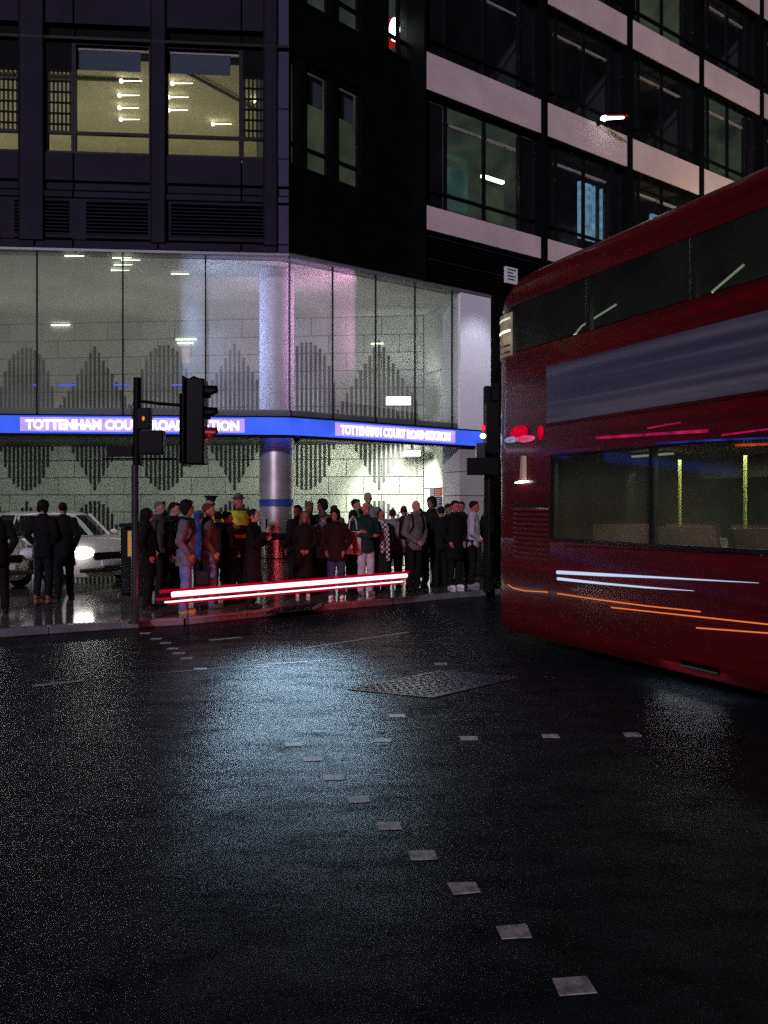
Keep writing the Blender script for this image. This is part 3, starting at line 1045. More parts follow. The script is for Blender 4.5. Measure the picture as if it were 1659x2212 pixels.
def sign(plane, u0, u1, pa, pb, label, right):
    g = thing('station_sign', label, 'sign', plane.P((u0 + u1) / 2, 3.01, .05), 0, 'lit blue station fascias')
    z0, z1 = 3.015, 3.34
    n_ = max(1, round((u1 - u0) / 2.2))
    for i in range(n_):
        a, b = u0 + (u1 - u0) * i / n_, u0 + (u1 - u0) * (i + 1) / n_
        plane.part('fascia_panel', M['sign_blue'], g, a + .004, b - .004, z0, z1, -.02, .05)
    plane.part('fascia_edge', M['seam'], g, u0, u1, z1 + .002, z1 + .03, -.08, .065)
    plane.part('fascia_edge', M['seam'], g, u0, u1, z0 - .05, z0 - .002, -.08, .065)
    plane.part('letter_glow', M['sign_halo'], g, min(plane.u(pa - 12), plane.u(pb + 12)), max(plane.u(pa - 12), plane.u(pb + 12)), z0 + .035, z1 - .03, .04, .056)  # added panel that gives the letters their violet glow
    cu = bpy.data.curves.new('lettering', 'FONT')
    cu.body = TXT
    cu.extrude = .008
    cu.offset = .007
    cu.size = .24
    cu.resolution_u = 4
    cu.align_x = 'LEFT'
    to = bpy.data.objects.new('tmp', cu)
    COL.objects.link(to)
    bpy.context.view_layer.update()
    me = bpy.data.meshes.new_from_object(to.evaluated_get(bpy.context.evaluated_depsgraph_get()))
    bpy.data.objects.remove(to)
    co = np.empty(len(me.vertices) * 3)
    me.vertices.foreach_get('co', co)
    co = co.reshape(-1, 3)
    x0, x1 = co[:, 0].min(), co[:, 0].max()
    ua, ub = plane.u(pa), plane.u(pb)
    zc = (z0 + z1) / 2 - .075
    off = worldloc(g)
    out = []
    for x, y, zz_ in co:
        t = (x - x0) / (x1 - x0)
        out += [c_ - o_ for c_, o_ in zip(plane.P(ua + (ub - ua) * t, zc - .008 + y * 1.0, .062 + zz_), off)]
    me.vertices.foreach_set('co', out)
    me.update()
    me.materials.append(M['sign_white'])
    lo = bpy.data.objects.new('lettering', me)
    COL.objects.link(lo)
    lo.parent = g
    return g


sign(PL, 0.0, ULEFT, 58, 517, 'long lit blue fascia on the left front with white station lettering behind the traffic signal', False)
sign(PR, 0.0, PR.u(1046), 733, 968, 'shorter lit blue fascia on the receding front right of the steel column', True)

# ------------------------------------------------------------------ light inside the hall
hallc = (0.93, 1.0, 0.80)
area('hall_light', (-7.5, 16.9, 6.30), 14, 38, (0.93, 1.0, 0.85), (0, .35, -1), 2.5)
area('hall_uplight', (-6.5, 16.7, 3.6), 15, 92, (1.0, .98, .76), (0, .1, 1), 2.8)
area('entrance_light', (-6.5, 17.6, 3.15), 13, 85, (0.90, 1.0, 0.84), (0, .5, -1), .8)
area('entrance_light_end', (-.9, 17.6, 3.12), 2.6, 50, hallc, (0, .7, -1), .5)
# two floodlights at the right end of the wall
fl = thing('floodlight', 'blinding white floodlight under the soffit at the right end of the wall', 'floodlight', (.72, 18.1, 3.0), 0, 'floodlights washing the concrete wall')
MB().box(.48, .86, 18.05, 18.15, 2.86, 2.98).build('lamp_face', emit('flood face', (.95, 1, .9), 14), fl)
MB().box(.46, .88, 18.16, 18.26, 2.84, 3.0).box(.64, .70, 18.18, 18.24, 3.0, 3.19).build('housing', M['black'], fl)
spot('flood_beam', (.45, 17.75, 2.95), (.62, 18.9, 2.0), 1000, (1.0, 1.0, .9), 110, .7, .08)
fl2 = thing('floodlight', 'blinding white floodlight glowing low behind the upper glass', 'floodlight', (.3, 17.7, 3.5), 0, 'floodlights washing the concrete wall')
MB().box(.05, .62, 17.68, 17.76, 4.02, 4.2).build('lamp_face', M['lamp_white'], fl2)
MB().box(.03, .64, 17.77, 17.9, 4.0, 4.22).box(.28, .36, 17.8, 17.88, 3.36, 4.0).build('housing', M['black'], fl2)
spot('flood_beam_up', (.4, 17.6, 4.1), (.5, 18.9, 4.3), 260, (1, 1, .92), 140, .8, .08)
# added lamps for the lilac light on the column and the glass beside it
area('column_wash', (-4.0, 14.78, 4.75), .25, 62, (.50, .56, 1.0), (1, .36, 0), 2.2)
area('column_wash_pink', (-.55, 15.65, 5.3), .25, 60, (1.0, .42, .80), (-1, .06, 0), 1.8)

pwp = PR.P((pr0 + pr1) / 2, 6.2, .9)
spot('pier_wash', pwp, PR.P((pr0 + pr1) / 2, 4.6, 0), 70, (.85, .86, 1.0), 80, .9, .2)  # added lamp without a fitting, brightens the white pier


# warm street light rising on the far bays, hidden behind the bus
wl = PR.P(PR.u(1560), 6.6, 3.0)
area('warm_street_light', wl, .8, 230, (1.0, .78, .42), (-.2, .9, .75), .5)

# lamp and housing added under the sign corner to lay a glint on the wet road
cl = thing('glint_lamp', 'small black lamp housing added under the corner of the lit blue sign', 'added lamp', (-1.62, 14.2, 2.9))
MB().tube([(-1.62, 14.32, 2.94), (-1.62, 14.16, 2.9)], [.05, .06], 12).tube([(-1.62, 14.45, 2.98), (-1.62, 14.3, 2.95)], .02, 8).build('housing', M['black'], cl)
rg = spot('road_glint', (-1.6, 14.08, 2.88), (-.75, 6.9, 0), 1800, (.50, .76, 1.0), 32, 1.0, .35)
rg.scale = (1, .46, 1)

# ------------------------------------------------------------------ the double-decker bus
BUS = Vector((1.47 - .445 * .28, 9.5 + .895 * .28, 0))
BANG = math.atan2(-.895, .445)
bus = thing('double_decker_bus', 'tall red double-decker bus with grey advertising panel turning at the corner', 'bus', tuple(BUS), BANG)
BL, BW_ = 11.0, 2.5


def bt(px):
    k = (px - 829.5) / F
    return (BUS.y * k - BUS.x) / (.445 + .895 * k)


def bz(px, py):
    return EYE + (1095 - py) / F * (BUS.y - .895 * bt(px))


M['bus_red'] = mat('glossy bus red', (0.062, 0.0025, 0.005), 0.3, 0, 0.12, 0.7, spec=0.4, coat=0.3, fine=0.15, fscale=90)
def streaked(m, lo, hi, sx=.35, sz=9.0):
    nt_b = m.node_tree
    b_ = nt_b.nodes['Principled BSDF']
    t_ = nt_b.nodes.new('ShaderNodeTexCoord')
    mp_ = nt_b.nodes.new('ShaderNodeMapping')
    mp_.inputs['Scale'].default_value = (sx, 1, sz)
    nt_b.links.new(t_.outputs['Object'], mp_.inputs['Vector'])
    n_b = nt_b.nodes.new('ShaderNodeTexNoise')
    n_b.inputs['Scale'].default_value = 1.0
    n_b.inputs['Detail'].default_value = 7
    n_b.inputs['Roughness'].default_value = .6
    nt_b.links.new(mp_.outputs[0], n_b.inputs['Vector'])
    rp = nt_b.nodes.new('ShaderNodeValToRGB')
    rp.color_ramp.elements[0].position = .34
    rp.color_ramp.elements[0].color = (*lo, 1)
    rp.color_ramp.elements[1].position = .66
    rp.color_ramp.elements[1].color = (*hi, 1)
    nt_b.links.new(n_b.outputs[0], rp.inputs[0])
    nt_b.links.new(rp.outputs[0], b_.inputs['Base Color'])


streaked(M['bus_red'], (.042, .003, .005), (.12, .0025, .006))  # streaks along the body: smeared reflections put into the paint colour
M['bus_dark'] = mat('dark bus trim', (0.012, 0.012, 0.013), 0.3)
M['bus_vent'] = mat('red vent slat', (0.10, 0.005, 0.006), 0.4)
M['seat'] = mat('bus seat moquette', (0.10, 0.02, 0.03), 0.9, 0, 0.3, 40)
M['bus_inside'] = mat('bus lining', (0.30, 0.30, 0.24), 0.6)
M['yellow_pole'] = mat('yellow grab pole', (0.5, 0.45, 0.12), 0.4)


def streak_mat():
    m = mat('grey blue advertising print', (0.2, 0.2, 0.27), 0.35)
    nt = m.node_tree
    b = nt.nodes['Principled BSDF']
    tc = nt.nodes.new('ShaderNodeTexCoord')
    mp = nt.nodes.new('ShaderNodeMapping')
    mp.inputs['Scale'].default_value = (.16, 1, 7.5)
    nt.links.new(tc.outputs['Object'], mp.inputs['Vector'])
    n = nt.nodes.new('ShaderNodeTexNoise')
    n.inputs['Scale'].default_value = 1.0
    n.inputs['Detail'].default_value = 5
    nt.links.new(mp.outputs[0], n.inputs['Vector'])
    r = nt.nodes.new('ShaderNodeValToRGB')
    r.color_ramp.elements[0].position = .32
    r.color_ramp.elements[0].color = (.035, .04, .08, 1)
    r.color_ramp.elements[1].position = .68
    r.color_ramp.elements[1].color = (.17, .155, .18, 1)
    e = r.color_ramp.elements.new(.5)
    e.color = (.075, .075, .115, 1)
    nt.links.new(n.outputs[0], r.inputs[0])
    nt.links.new(r.outputs[0], b.inputs['Base Color'])
    return m


M['advert'] = streak_mat()


def outline(ins, rear=0.0, rr=.36, seg=7):
    x0, x1, y0, y1 = ins + rear, BL - ins, ins, BW_ - ins
    rr = max(.05, rr - ins * .3)
    pts = []
    for cx, cy, a0 in ((x0 + rr, y0 + rr, 180), (x1 - rr, y0 + rr, 270), (x1 - rr, y1 - rr, 0), (x0 + rr, y1 - rr, 90)):
        for k in range(seg + 1):
            a = R(a0 + 90 * k / seg)
            pts.append((cx + rr * math.cos(a), cy + rr * math.sin(a)))
    return pts


def ucap(x_end, ins, front=False, rr=.36, seg=7):
    x0, y0, y1 = ins, ins, BW_ - ins
    pts = [(x_end, y0)]
    for cx, cy, a0 in ((x0 + rr, y0 + rr, 270), (x0 + rr, y1 - rr, 180)):
        for k in range(seg + 1):
            a = R(a0 - 90 * k / seg)
            pts.append((cx + rr * math.cos(a), cy + rr * math.sin(a)))
    pts.append((x_end, y1))
    if front:
        pts = [(BL - x, y) for x, y in pts]
    return pts


def loft(name, rings, m, parent, closed=True, captop=False, capbot=False, smooth=True):
    n = len(rings[0][1])
    mb = MB()
    vs = [(x, y, z) for z, pts in rings for x, y in pts]
    fs = []
    for i in range(len(rings) - 1):
        for k in range(n if closed else n - 1):
            fs.append((i * n + k, i * n + (k + 1) % n, (i + 1) * n + (k + 1) % n, (i + 1) * n + k))
    if captop:
        fs.append(tuple(range((len(rings) - 1) * n, len(rings) * n)))
    if capbot:
        fs.append(tuple(range(n - 1, -1, -1)))
    return mb.add(vs, fs).build(name, m, parent, smooth=smooth, fix=False)


ZB = (.12, 1.29, 2.24, 3.53, 4.10)
lower = loft('lower_body', [(.12, outline(.06)), (.2, outline(.012)), (.32, outline(0)), (1.25, outline(0)), (1.29, outline(.02))], M['bus_red'], bus, capbot=True)
loft('middle_body', [(2.215, outline(.03)), (2.235, outline(0)), (2.27, outline(0)), (3.50, outline(.01)), (3.53, outline(.03))], M['bus_red'], bus)
roof = loft('roof', [(4.08, outline(.05)), (4.10, outline(.02)), (4.22, outline(.022, .03)), (4.34, outline(.045, .10)), (4.44, outline(.10, .22)), (4.51, outline(.2, .4)), (4.545, outline(.34, .7)), (4.56, outline(.55, .95))], M['bus_red'], bus, captop=True)
loft('rear_panel', [(1.27, ucap(1.22, .004)), (2.24, ucap(1.22, .004))], M['bus_red'], bus, closed=False)
loft('rear_window', [(3.52, ucap(.42, .02)), (4.10, ucap(.42, .03))], M['bus_glass'], bus, closed=False)
loft('windscreen', [(1.27, ucap(.9, .01, True)), (2.24, ucap(.9, .01, True))], M['bus_glass'], bus, closed=False)
loft('windscreen', [(3.52, ucap(.9, .02, True)), (4.10, ucap(.9, .06, True))], M['bus_glass'], bus, closed=False)
# decks
MB().box(.1, BL - .1, .1, BW_ - .1, .36, .40).build('lower_deck_floor', M['bus_dark'], bus, fix=False)
MB().box(.1, BL - .1, .1, BW_ - .1, 2.26, 2.32).build('upper_deck_floor', M['bus_inside'], bus, fix=False)
MB().box(.1, BL - .1, BW_ - .16, BW_ - .1, .4, 1.27).build('inner_lining', M['bus_inside'], bus, fix=False)
M['olive'] = mat('olive bus lining', (.16, .17, .11), .6, 0, .3, 3)
for k in range(6):
    MB().box(2.3 + k * 1.3, 3.57 + k * 1.3, BW_ - .14, BW_ - .10, 1.28, 1.70 + .06 * (k % 2)).build('inner_panel', M['olive'], bus, fix=False)
MB().box(1.24, 10.0, BW_ - .14, BW_ - .09, 2.0, 2.22).build('inner_cornice', M['olive'], bus, fix=False)
# side windows, both sides
for z0, z1, x0, x1, n_ in ((1.29, 2.235, 1.22, 10.1, 6), (3.53, 4.09, .42, 10.1, 7)):
    st_ = (x1 - x0) / n_
    for k in range(n_):
        a, b = x0 + st_ * k, x0 + st_ * (k + 1)
        for y, yy in ((.012, .022), (BW_ - .022, BW_ - .012)):
            MB().box(a + .018, b - .018, y, yy, z0 + .004, z1 - .004).build('side_window', M['bus_glass'], bus, fix=False)
    for k in range(n_ + 1):
        a = x0 + st_ * k
        for y, yy in ((.028, .08), (BW_ - .08, BW_ - .028)):
            MB().box(a - .035, a + .035, y, yy, z0 - .01, z1 + .01).build('window_pillar', M['bus_dark'], bus, fix=False)
MB().box(1.22, 10.1, -.004, .03, 1.265, 1.30).build('window_trim', M['bus_dark'], bus, fix=False)
MB().box(1.22, 10.1, -.004, .03, 2.225, 2.245).build('window_trim', M['bus_dark'], bus, fix=False)
# advert panel on the upper side
adv = MB().box(bt(1182), 9.3, -.012, .004, 2.60, 3.245).build('advert_panel', M['advert'], bus, fix=False)
MB().box(bt(1182) - .03, 9.33, -.008, .003, 3.247, 3.275).build('advert_frame', M['bus_red'], adv, fix=False)
MB().box(bt(1182) - .03, 9.33, -.008, .003, 2.57, 2.598).build('advert_frame', M['bus_red'], adv, fix=False)
for x in (1.19, 2.62, 4.1, 5.6, 7.1, 8.6):
    MB().box(x, x + .008, -.0012, .004, .3, 1.255).build('panel_seam', M['bus_dark'], lower, fix=False)
MB().box(.4, 10.6, -.0015, .004, .62, .628).build('panel_seam', M['bus_dark'], lower, fix=False)
# engine vent
vent = MB().box(.52, 1.2, -.003, .01, 1.02, 1.68).build('engine_vent', M['bus_dark'], bus, fix=False)
for k in range(11):
    z = 1.04 + k * .057
    MB().hexa([(.53, -.004, z), (1.19, -.004, z), (1.19, -.02, z - .01), (.53, -.02, z - .01), (.53, -.004, z + .03), (1.19, -.004, z + .03), (1.19, -.02, z + .012), (.53, -.02, z + .012)]).build('slat', M['bus_vent'], vent, fix=False)
# seats and poles, dim tubes on the two decks
for deck, zf in ((0, .40), (1, 2.32)):
    for k in range(9):
        for y in (.35, 1.55):
            x = 1.6 + k * .92
            stt = MB().box(x, x + .42, y, y + .85, zf + .38, zf + .50).build('seat', M['seat'], bus, bevel=.03, fix=False)
            MB().hexa([(x - .06, y, zf + .46), (x + .03, y, zf + .46), (x + .03, y + .85, zf + .46), (x - .06, y + .85, zf + .46), (x - .16, y, zf + 1.05), (x - .08, y, zf + 1.05), (x - .08, y + .85, zf + 1.05), (x - .16, y + .85, zf + 1.05)]).build('seat_back', M['seat'], stt, fix=False)
for x in (1.9, 2.75, 3.6, 5.2, 7.0):
    MB().tube([(x, 1.28, .4), (x, 1.28, 2.26)], .018, 8).build('grab_pole', M['yellow_pole'], bus, smooth=True, fix=False)
M['bus_tube'] = emit('bus deck tube', (0.8, 0.95, 0.7), .9)
for x in (1.75, 4.4, 7.2):
    MB().box(x, x + .55, .7, .76, 2.20, 2.22).build('deck_lamp', M['bus_tube'], bus, fix=False)
MB().tube([(.85, .55, 3.62), (1.05, .6, 3.8), (1.62, .6, 3.92)], .012, 6).build('lamp_streak', M['bus_tube'], bus, fix=False)  # lamp streaks in the upper windows, shaped as glowing tubes
MB().tube([(3.0, .5, 3.70), (3.35, .5, 3.86)], .012, 6).build('lamp_streak', M['bus_tube'], bus, fix=False)
MB().tube([(.55, .5, 3.60), (1.1, .5, 3.63), (1.7, .5, 3.63)], .006, 6).build('lamp_streak', M['bus_tube'], bus, fix=False)
# wheels
for x in (4.6, 9.0):
    for y, s_ in ((.16, 1), (BW_ - .16, -1)):
        wh = MB()
        wh.tube([(x, y - .13, .48), (x, y + .13, .48)], .46, 28)
        wo = wh.build('wheel', M['rubber'], bus, bevel=.03, fix=False)
        MB().tube([(x, y - .138 * s_, .48), (x, y - .10 * s_, .48)], .27, 20).build('rim', M['chrome'], wo, fix=False)
        MB().tube([(x, y + (-.155) * s_, .50), (x, y + (-.10) * s_, .50)], .56, 28).build('wheel_arch', M['bus_dark'], bus, fix=False)


def bus_strip(name, m, pts, r, parent=None, n=6, out=.012):
    yb = lambda t: .36 - math.sqrt(max(0, .36 ** 2 - (.36 - t) ** 2)) if 0 < t < .36 else 0.0
    P3 = [(bt(px), yb(bt(px)) - out, bz(px, py)) for px, py in pts]
    rs = r if isinstance(r, (list, tuple)) else [r] * len(pts)
    return MB().tube(P3, list(rs), n).build(name, m, parent or bus, fix=False)


for z_, e_ in ((2.18, 60), (4.0, 12)):
    for x_ in (2.6, 6.0):
        pL = Matrix.Rotation(BANG, 4, 'Z') @ Vector((x_, 1.25, z_)) + BUS
        dl = area('deck_light', tuple(pL), 2.6, e_, (.9, 1.0, .75), (0, 0, -1), .3)
        dl.rotation_euler = (0, 0, BANG)
# streaks of light low on the flank, shaped as glowing strips
bus_strip('marker_streak', M['lamp_amber'], [(1098, 1262), (1110, 1270), (1135, 1276), (1185, 1279)], [.004, .006, .006, .006])
bus_strip('marker_streak', M['lamp_amber'], [(1206, 1282), (1300, 1296), (1400, 1309), (1514, 1321)], .006)
bus_strip('marker_streak', M['lamp_amber'], [(1322, 1312), (1490, 1330), (1675, 1350), (1900, 1375)], .006)
bus_strip('marker_streak', M['lamp_amber'], [(1506, 1356), (1670, 1368), (1900, 1385)], .006)
bus_strip('white_streak', M['lamp_ice'], [(1206, 1236), (1300, 1241), (1420, 1247), (1640, 1259)], [.022, .018, .010, .002])
bus_strip('white_streak', M['lamp_ice'], [(1207, 1250), (1300, 1260), (1400, 1269), (1500, 1276)], [.018, .012, .009, .002])
bus_strip('chrome_trim', M['chrome'], [(1218, 1178), (1400, 1186), (1640, 1197)], .004)
# lamps at the rear corner


def bus_ball(name, m, px, py, rad, parent=None, out=.0):
    t = bt(px)
    y = (.36 - math.sqrt(max(0, .36 ** 2 - (.36 - t) ** 2)) if 0 < t < .36 else 0.0) - out
    return MB().ball((t, y, bz(px, py)), rad, 16, 10).build(name, m, parent or bus, smooth=True, fix=False)


M['tail_red'] = emit('tail lamp red', (.95, .0, .04), .55, .5, 14)
M['tail_pink'] = emit('tail lamp pink', (1.0, .12, .30), .55, .6, 16)
M['tail_ice'] = emit('tail lamp ice', (.5, .55, .9), .45, .6, 16)
tl = bus_ball('tail_lamp', M['tail_red'], 1122, 934, (.17, .05, .085))
bus_ball('lens', M['tail_red'], 1168, 934, (.05, .02, .085), tl)
bus_ball('lens', M['tail_pink'], 1138, 948, (.17, .06, .04), tl, .02)
bus_ball('lens', M['tail_ice'], 1108, 950, (.13, .06, .035), tl, .02)
rl = bus_strip('background_lamp', M['lamp_white'], [(1116, 1043), (1128, 1041), (1145, 1040)], [.008, .018, .008], out=.02)  # lamp from behind the bus, put on its side
bus_strip('lamp_glow', mat('pale lamp glow', (.55, .38, .3), .5), [(1133, 1036), (1134, 985)], [.05, .04], rl, out=.01)  # pale glow above the lamp, put into the colour of a tube
M['background'] = emit('lit background windows', (0.85, 0.66, 0.5), .22, .6, 5)


def corner_strip(name, m, parent, z0, z1, a0, xe, out):
    pts = [(.36 + (.36 + out) * math.cos(R(a)), .36 + (.36 + out) * math.sin(R(a))) for a in np.linspace(a0, 270, 7)] + [(xe, -out)]
    return loft(name, [(z0, pts), (z1, pts)], m, parent, closed=False)


qw = corner_strip('background_windows', M['background'], bus, 3.50, 4.03, 222, .50, .004)  # lit windows from behind the bus, put on its corner as a glowing strip
for z, m_ in ((3.95, 'bus_tube'), (3.80, 'lamp_warm'), (3.62, 'bus_red'), (3.70, 'background'), (3.54, 'bus_red')):
    corner_strip('background_bar', M[m_], qw, z, z + .025, 230, .46, .010)
# sign reflections above the lower windows, shaped as glowing red and blue strips
for pts, m_, r in (([(1290, 946), (1430, 937), (1530, 931)], 'lamp_pink', .016), ([(1400, 925), (1470, 913)], 'lamp_pink', .008), ([(1420, 958), (1520, 952), (1700, 944)], 'lamp_blue', .010), ([(1560, 940), (1660, 927)], 'lamp_pink', .008), ([(1590, 962), (1700, 958)], 'lamp_amber', .012)):
    bus_strip('sign_reflection', emit('muted ' + m_, {'lamp_pink': (.85, .02, .16), 'lamp_blue': (.03, .05, .5), 'lamp_amber': (.8, .1, .03)}[m_], .38, .6, 7), pts, r, out=.006)
# added lamp under the skirt that throws a white glint on the wet road
MB().box(3.1, 3.5, -.02, .04, .20, .25).build('added_lamp', M['black'], bus, fix=False)
sl = Matrix.Rotation(BANG, 4, 'Z') @ Vector((3.2, -.06, .22)) + BUS
sb = area('glint_beam', tuple(sl), .7, 1.6, (.85, .92, 1), (-.25, -.2, -1), .05)
sb.rotation_euler = (0, 0, BANG)

# ------------------------------------------------------------------ traffic signals
pc = ground(292, 1346, .1)
tp = thing('traffic_signal', 'traffic signal on a tall grey pole with its large head turned sideways', 'traffic light', (pc.x, pc.y, .1))
x, y = pc.x, pc.y
Y0 = y
q = lambda px, py, dy=0.0: (gx(px, Y0 + dy), Y0 + dy, gz(py, Y0 + dy))
MB().tube([(x, y, .1), (x, y, gz(1005, y))], .048, 14).tube([(x, y, .1), (x, y, .13)], .09, 14).build('pole', M['pole'], tp, smooth=True)
MB().tube([(x + .02, y, gz(1005, y)), (x + .03, y, gz(816, y))], .052, 14).build('upper_pole', M['black'], tp, smooth=True)
MB().tube([q(300, 866), q(345, 872), q(402, 876)], .022, 8).tube([q(390, 850), q(390, 1000)], .018, 8).build('bracket_arm', M['black'], tp, smooth=True)
MB().tube([q(402, 872), q(408, 864), q(400, 835), q(404, 824)], .008, 6).tube([q(286, 905), q(284, 880), q(292, 862)], .008, 6).build('cable', M['rubber'], tp)


def head(parent, px0, px1, py0, py1, dy, visors, facing=1):
    Yh = Y0 + dy
    x0, x1, z0, z1 = gx(px0, Yh), gx(px1, Yh), gz(py1, Yh), gz(py0, Yh)
    h = MB().box(x0, x1, Yh - .13, Yh + .13, z0, z1).build('signal_head', M['black'], parent, bevel=.02)
    MB().box(x0 - .03 if facing > 0 else x1, x0 - .005 if facing > 0 else x1 + .02, Yh - .2, Yh + .2, z0 - .02, z1 + .02).build('backboard', M['black'], h, bevel=.005)
    for i, (c0, c1) in enumerate(visors):
        zc, r = (gz(c0, Yh) + gz(c1, Yh)) / 2, abs(gz(c0, Yh) - gz(c1, Yh)) / 2
        mb = MB()
        n_ = 14
        vs, fs = [], []
        for k in range(n_ + 1):
            a = R(-60 + 300 * k / n_)
            for xx, rr in ((x1, r), (x1 + .145, r * .92), (x1 + .14, r * .86), (x1, r * .94)):
                ext = xx if math.sin(a) > -.2 else x1 + (xx - x1) * .35
                vs.append((ext, Yh - rr * math.cos(a), zc + rr * math.sin(a)))
        for k in range(n_):
            for j in range(4):
                fs.append((k * 4 + j, k * 4 + (j + 1) % 4, k * 4 + 4 + (j + 1) % 4, k * 4 + 4 + j))
        mb.add(vs, fs)
        vo = mb.build('visor', M['visor_red'] if i % 3 == 2 else M['black'], h, smooth=True)
        MB().tube([(x1 + .002, Yh, zc), (x1 + .02, Yh, zc)], r * .85, 16).build('lens', [M['lens_dark'], M['lens_dark'], M['lens_red']][i % 3], vo)
    return h


M['lens_dark'] = mat('dark signal lens', (.02, .02, .015), .15)
M['visor_red'] = mat('red lit visor', (.16, .006, .006), .4)  # red glow on the visor put into its colour
M['lens_red'] = emit('dim red lens', (.9, .01, .02), 2.5)
hd = head(tp, 406, 445, 820, 1004, 0, [(832, 862), (879, 908), (922, 951)])
MB().tube([q(405, 822), q(418, 815), q(440, 822)], [.012, .02, .01], 8).build('cap', M['black'], hd)
# near side crossing box with an amber lamp
cb_ = MB().box(q(308, 0)[0], q(360, 0)[0], y - .18, y - .03, q(0, 983)[2], q(0, 932)[2]).box(q(303, 0)[0], q(332, 0)[0], y - .16, y - .04, q(0, 930)[2], q(0, 884)[2]).build('crossing_box', M['black'], tp, bevel=.012)
MB().ball((q(318, 0)[0], y - .165, q(0, 907)[2]), (.018, .015, .03), 10, 8).build('amber_lamp', emit('amber signal', (1, .35, .02), .8), cb_)
MB().box(q(232, 0)[0], q(288, 0)[0], y - .05, y - .01, q(0, 987)[2], q(0, 964)[2]).build('sign_plate', M['black'], tp, bevel=.005)
MB().tube([q(222, 991), q(384, 991)], .012, 8).build('lower_arm', M['black'], tp)

p2 = ground(1052, 1281, .1)
Y0 = p2.y
q = lambda px, py, dy=0.0: (gx(px, Y0 + dy), Y0 + dy, gz(py, Y0 + dy))
ts = thing('traffic_signal', 'black traffic signal pole beside the bus with a wide box on it', 'traffic light', (p2.x, p2.y, .1))
MB().box(gx(1045, Y0), gx(1060, Y0), Y0 - .09, Y0 + .09, .1, gz(835, Y0)).build('pole', M['black'], ts, bevel=.02)
MB().box(gx(1053.5, Y0), gx(1055, Y0), Y0 - .1, Y0 - .092, .12, gz(1030, Y0)).build('edge_strip', M['chrome'], ts)
MB().box(gx(1005, Y0), gx(1072, Y0), Y0 - .30, Y0 - .095, gz(1027, Y0), gz(991, Y0)).build('sign_box', M['black'], ts, bevel=.01)
MB().box(gx(1046, Y0), gx(1074, Y0), Y0 - .28, Y0 - .095, gz(982, Y0), gz(873, Y0)).box(gx(1059, Y0), gx(1075, Y0), Y0 - .25, Y0 - .1, gz(870, Y0), gz(832, Y0)).build('signal_head', M['black'], ts, bevel=.015)
MB().box(gx(1027, Y0), gx(1045, Y0), Y0 - .14, Y0 - .05, gz(991, Y0), gz(958, Y0)).build('bracket', M['pole'], ts)
MB().ball((gx(1041, Y0), Y0 - .18, gz(927, Y0)), (.035, .03, .06), 10, 8).build('red_lamp', M['lamp_red'], ts)
MB().ball((gx(1040, Y0), Y0 - .2, gz(944, Y0)), (.05, .03, .045), 10, 8).build('white_lamp', M['lamp_white'], ts)

# ------------------------------------------------------------------ tail light trail of a passing car, shaped as glowing tubes on added posts
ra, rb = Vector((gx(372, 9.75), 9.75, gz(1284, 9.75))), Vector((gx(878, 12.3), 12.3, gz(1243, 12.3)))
ls = thing('tail_light_trail', 'long white hot tail light trail edged in red running low across the waiting crowd', 'light trail', (ra.x, ra.y, 0))
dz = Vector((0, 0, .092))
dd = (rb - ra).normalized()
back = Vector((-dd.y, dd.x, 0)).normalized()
MB().tube([ra, rb], [.036, .032], 12).build('trail_core', M['trail_white'], ls, smooth=True)
MB().tube([ra - dz - dd * .10, rb - dz - dd * .08], .011, 8).build('thin_trail', M['trail_white'], ls, smooth=True)
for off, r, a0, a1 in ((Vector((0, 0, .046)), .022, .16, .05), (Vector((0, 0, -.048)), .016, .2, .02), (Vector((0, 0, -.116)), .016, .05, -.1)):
    MB().tube([ra + off + back * .01 - dd * a0, rb + off + back * .01 + dd * a1], r, 8).build('red_glow', M['trail_red'], ls, smooth=True)
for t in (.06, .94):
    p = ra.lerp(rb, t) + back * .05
    MB().tube([(p.x, p.y, 0), (p.x, p.y, p.z - .03)], .007, 8).tube([(p.x, p.y, 0), (p.x, p.y, .012)], .03, 10).build('added_post', M['black'], ls)
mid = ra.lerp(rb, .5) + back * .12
area('trail_glow', (mid.x, mid.y, .54), (rb - ra).length, 20, (1, .03, .05), (back.x, back.y, .05), .12)  # added lamp for the red glow of the trail

# ------------------------------------------------------------------ car inside the forecourt
M['car_paint'] = mat('pale silver car paint', (.62, .62, .55), .25, .1, coat=.6)
M['headlamp'] = emit('car headlamp', (1, .97, .88), 4.0)
FD = Vector((.80, -.60, 0)).normalized()
crp = Vector((gx(243, 15.2), 15.2, .1)) - FD * 2.1
car = thing('silver_car', 'pale silver car with a blazing headlight behind the two dark figures', 'car', tuple(crp), math.atan2(FD.y, FD.x) - math.pi / 2)
# local frame: front at +y


def superplan(L, W, n=36, e=3.6, y0=0.0):
    out = []
    for k in range(n):
        a = 2 * math.pi * k / n
        cx, sy = math.cos(a), math.sin(a)
        out.append((W * math.copysign(abs(cx) ** (2 / e), cx), y0 + L * math.copysign(abs(sy) ** (2 / e), sy)))
    return out


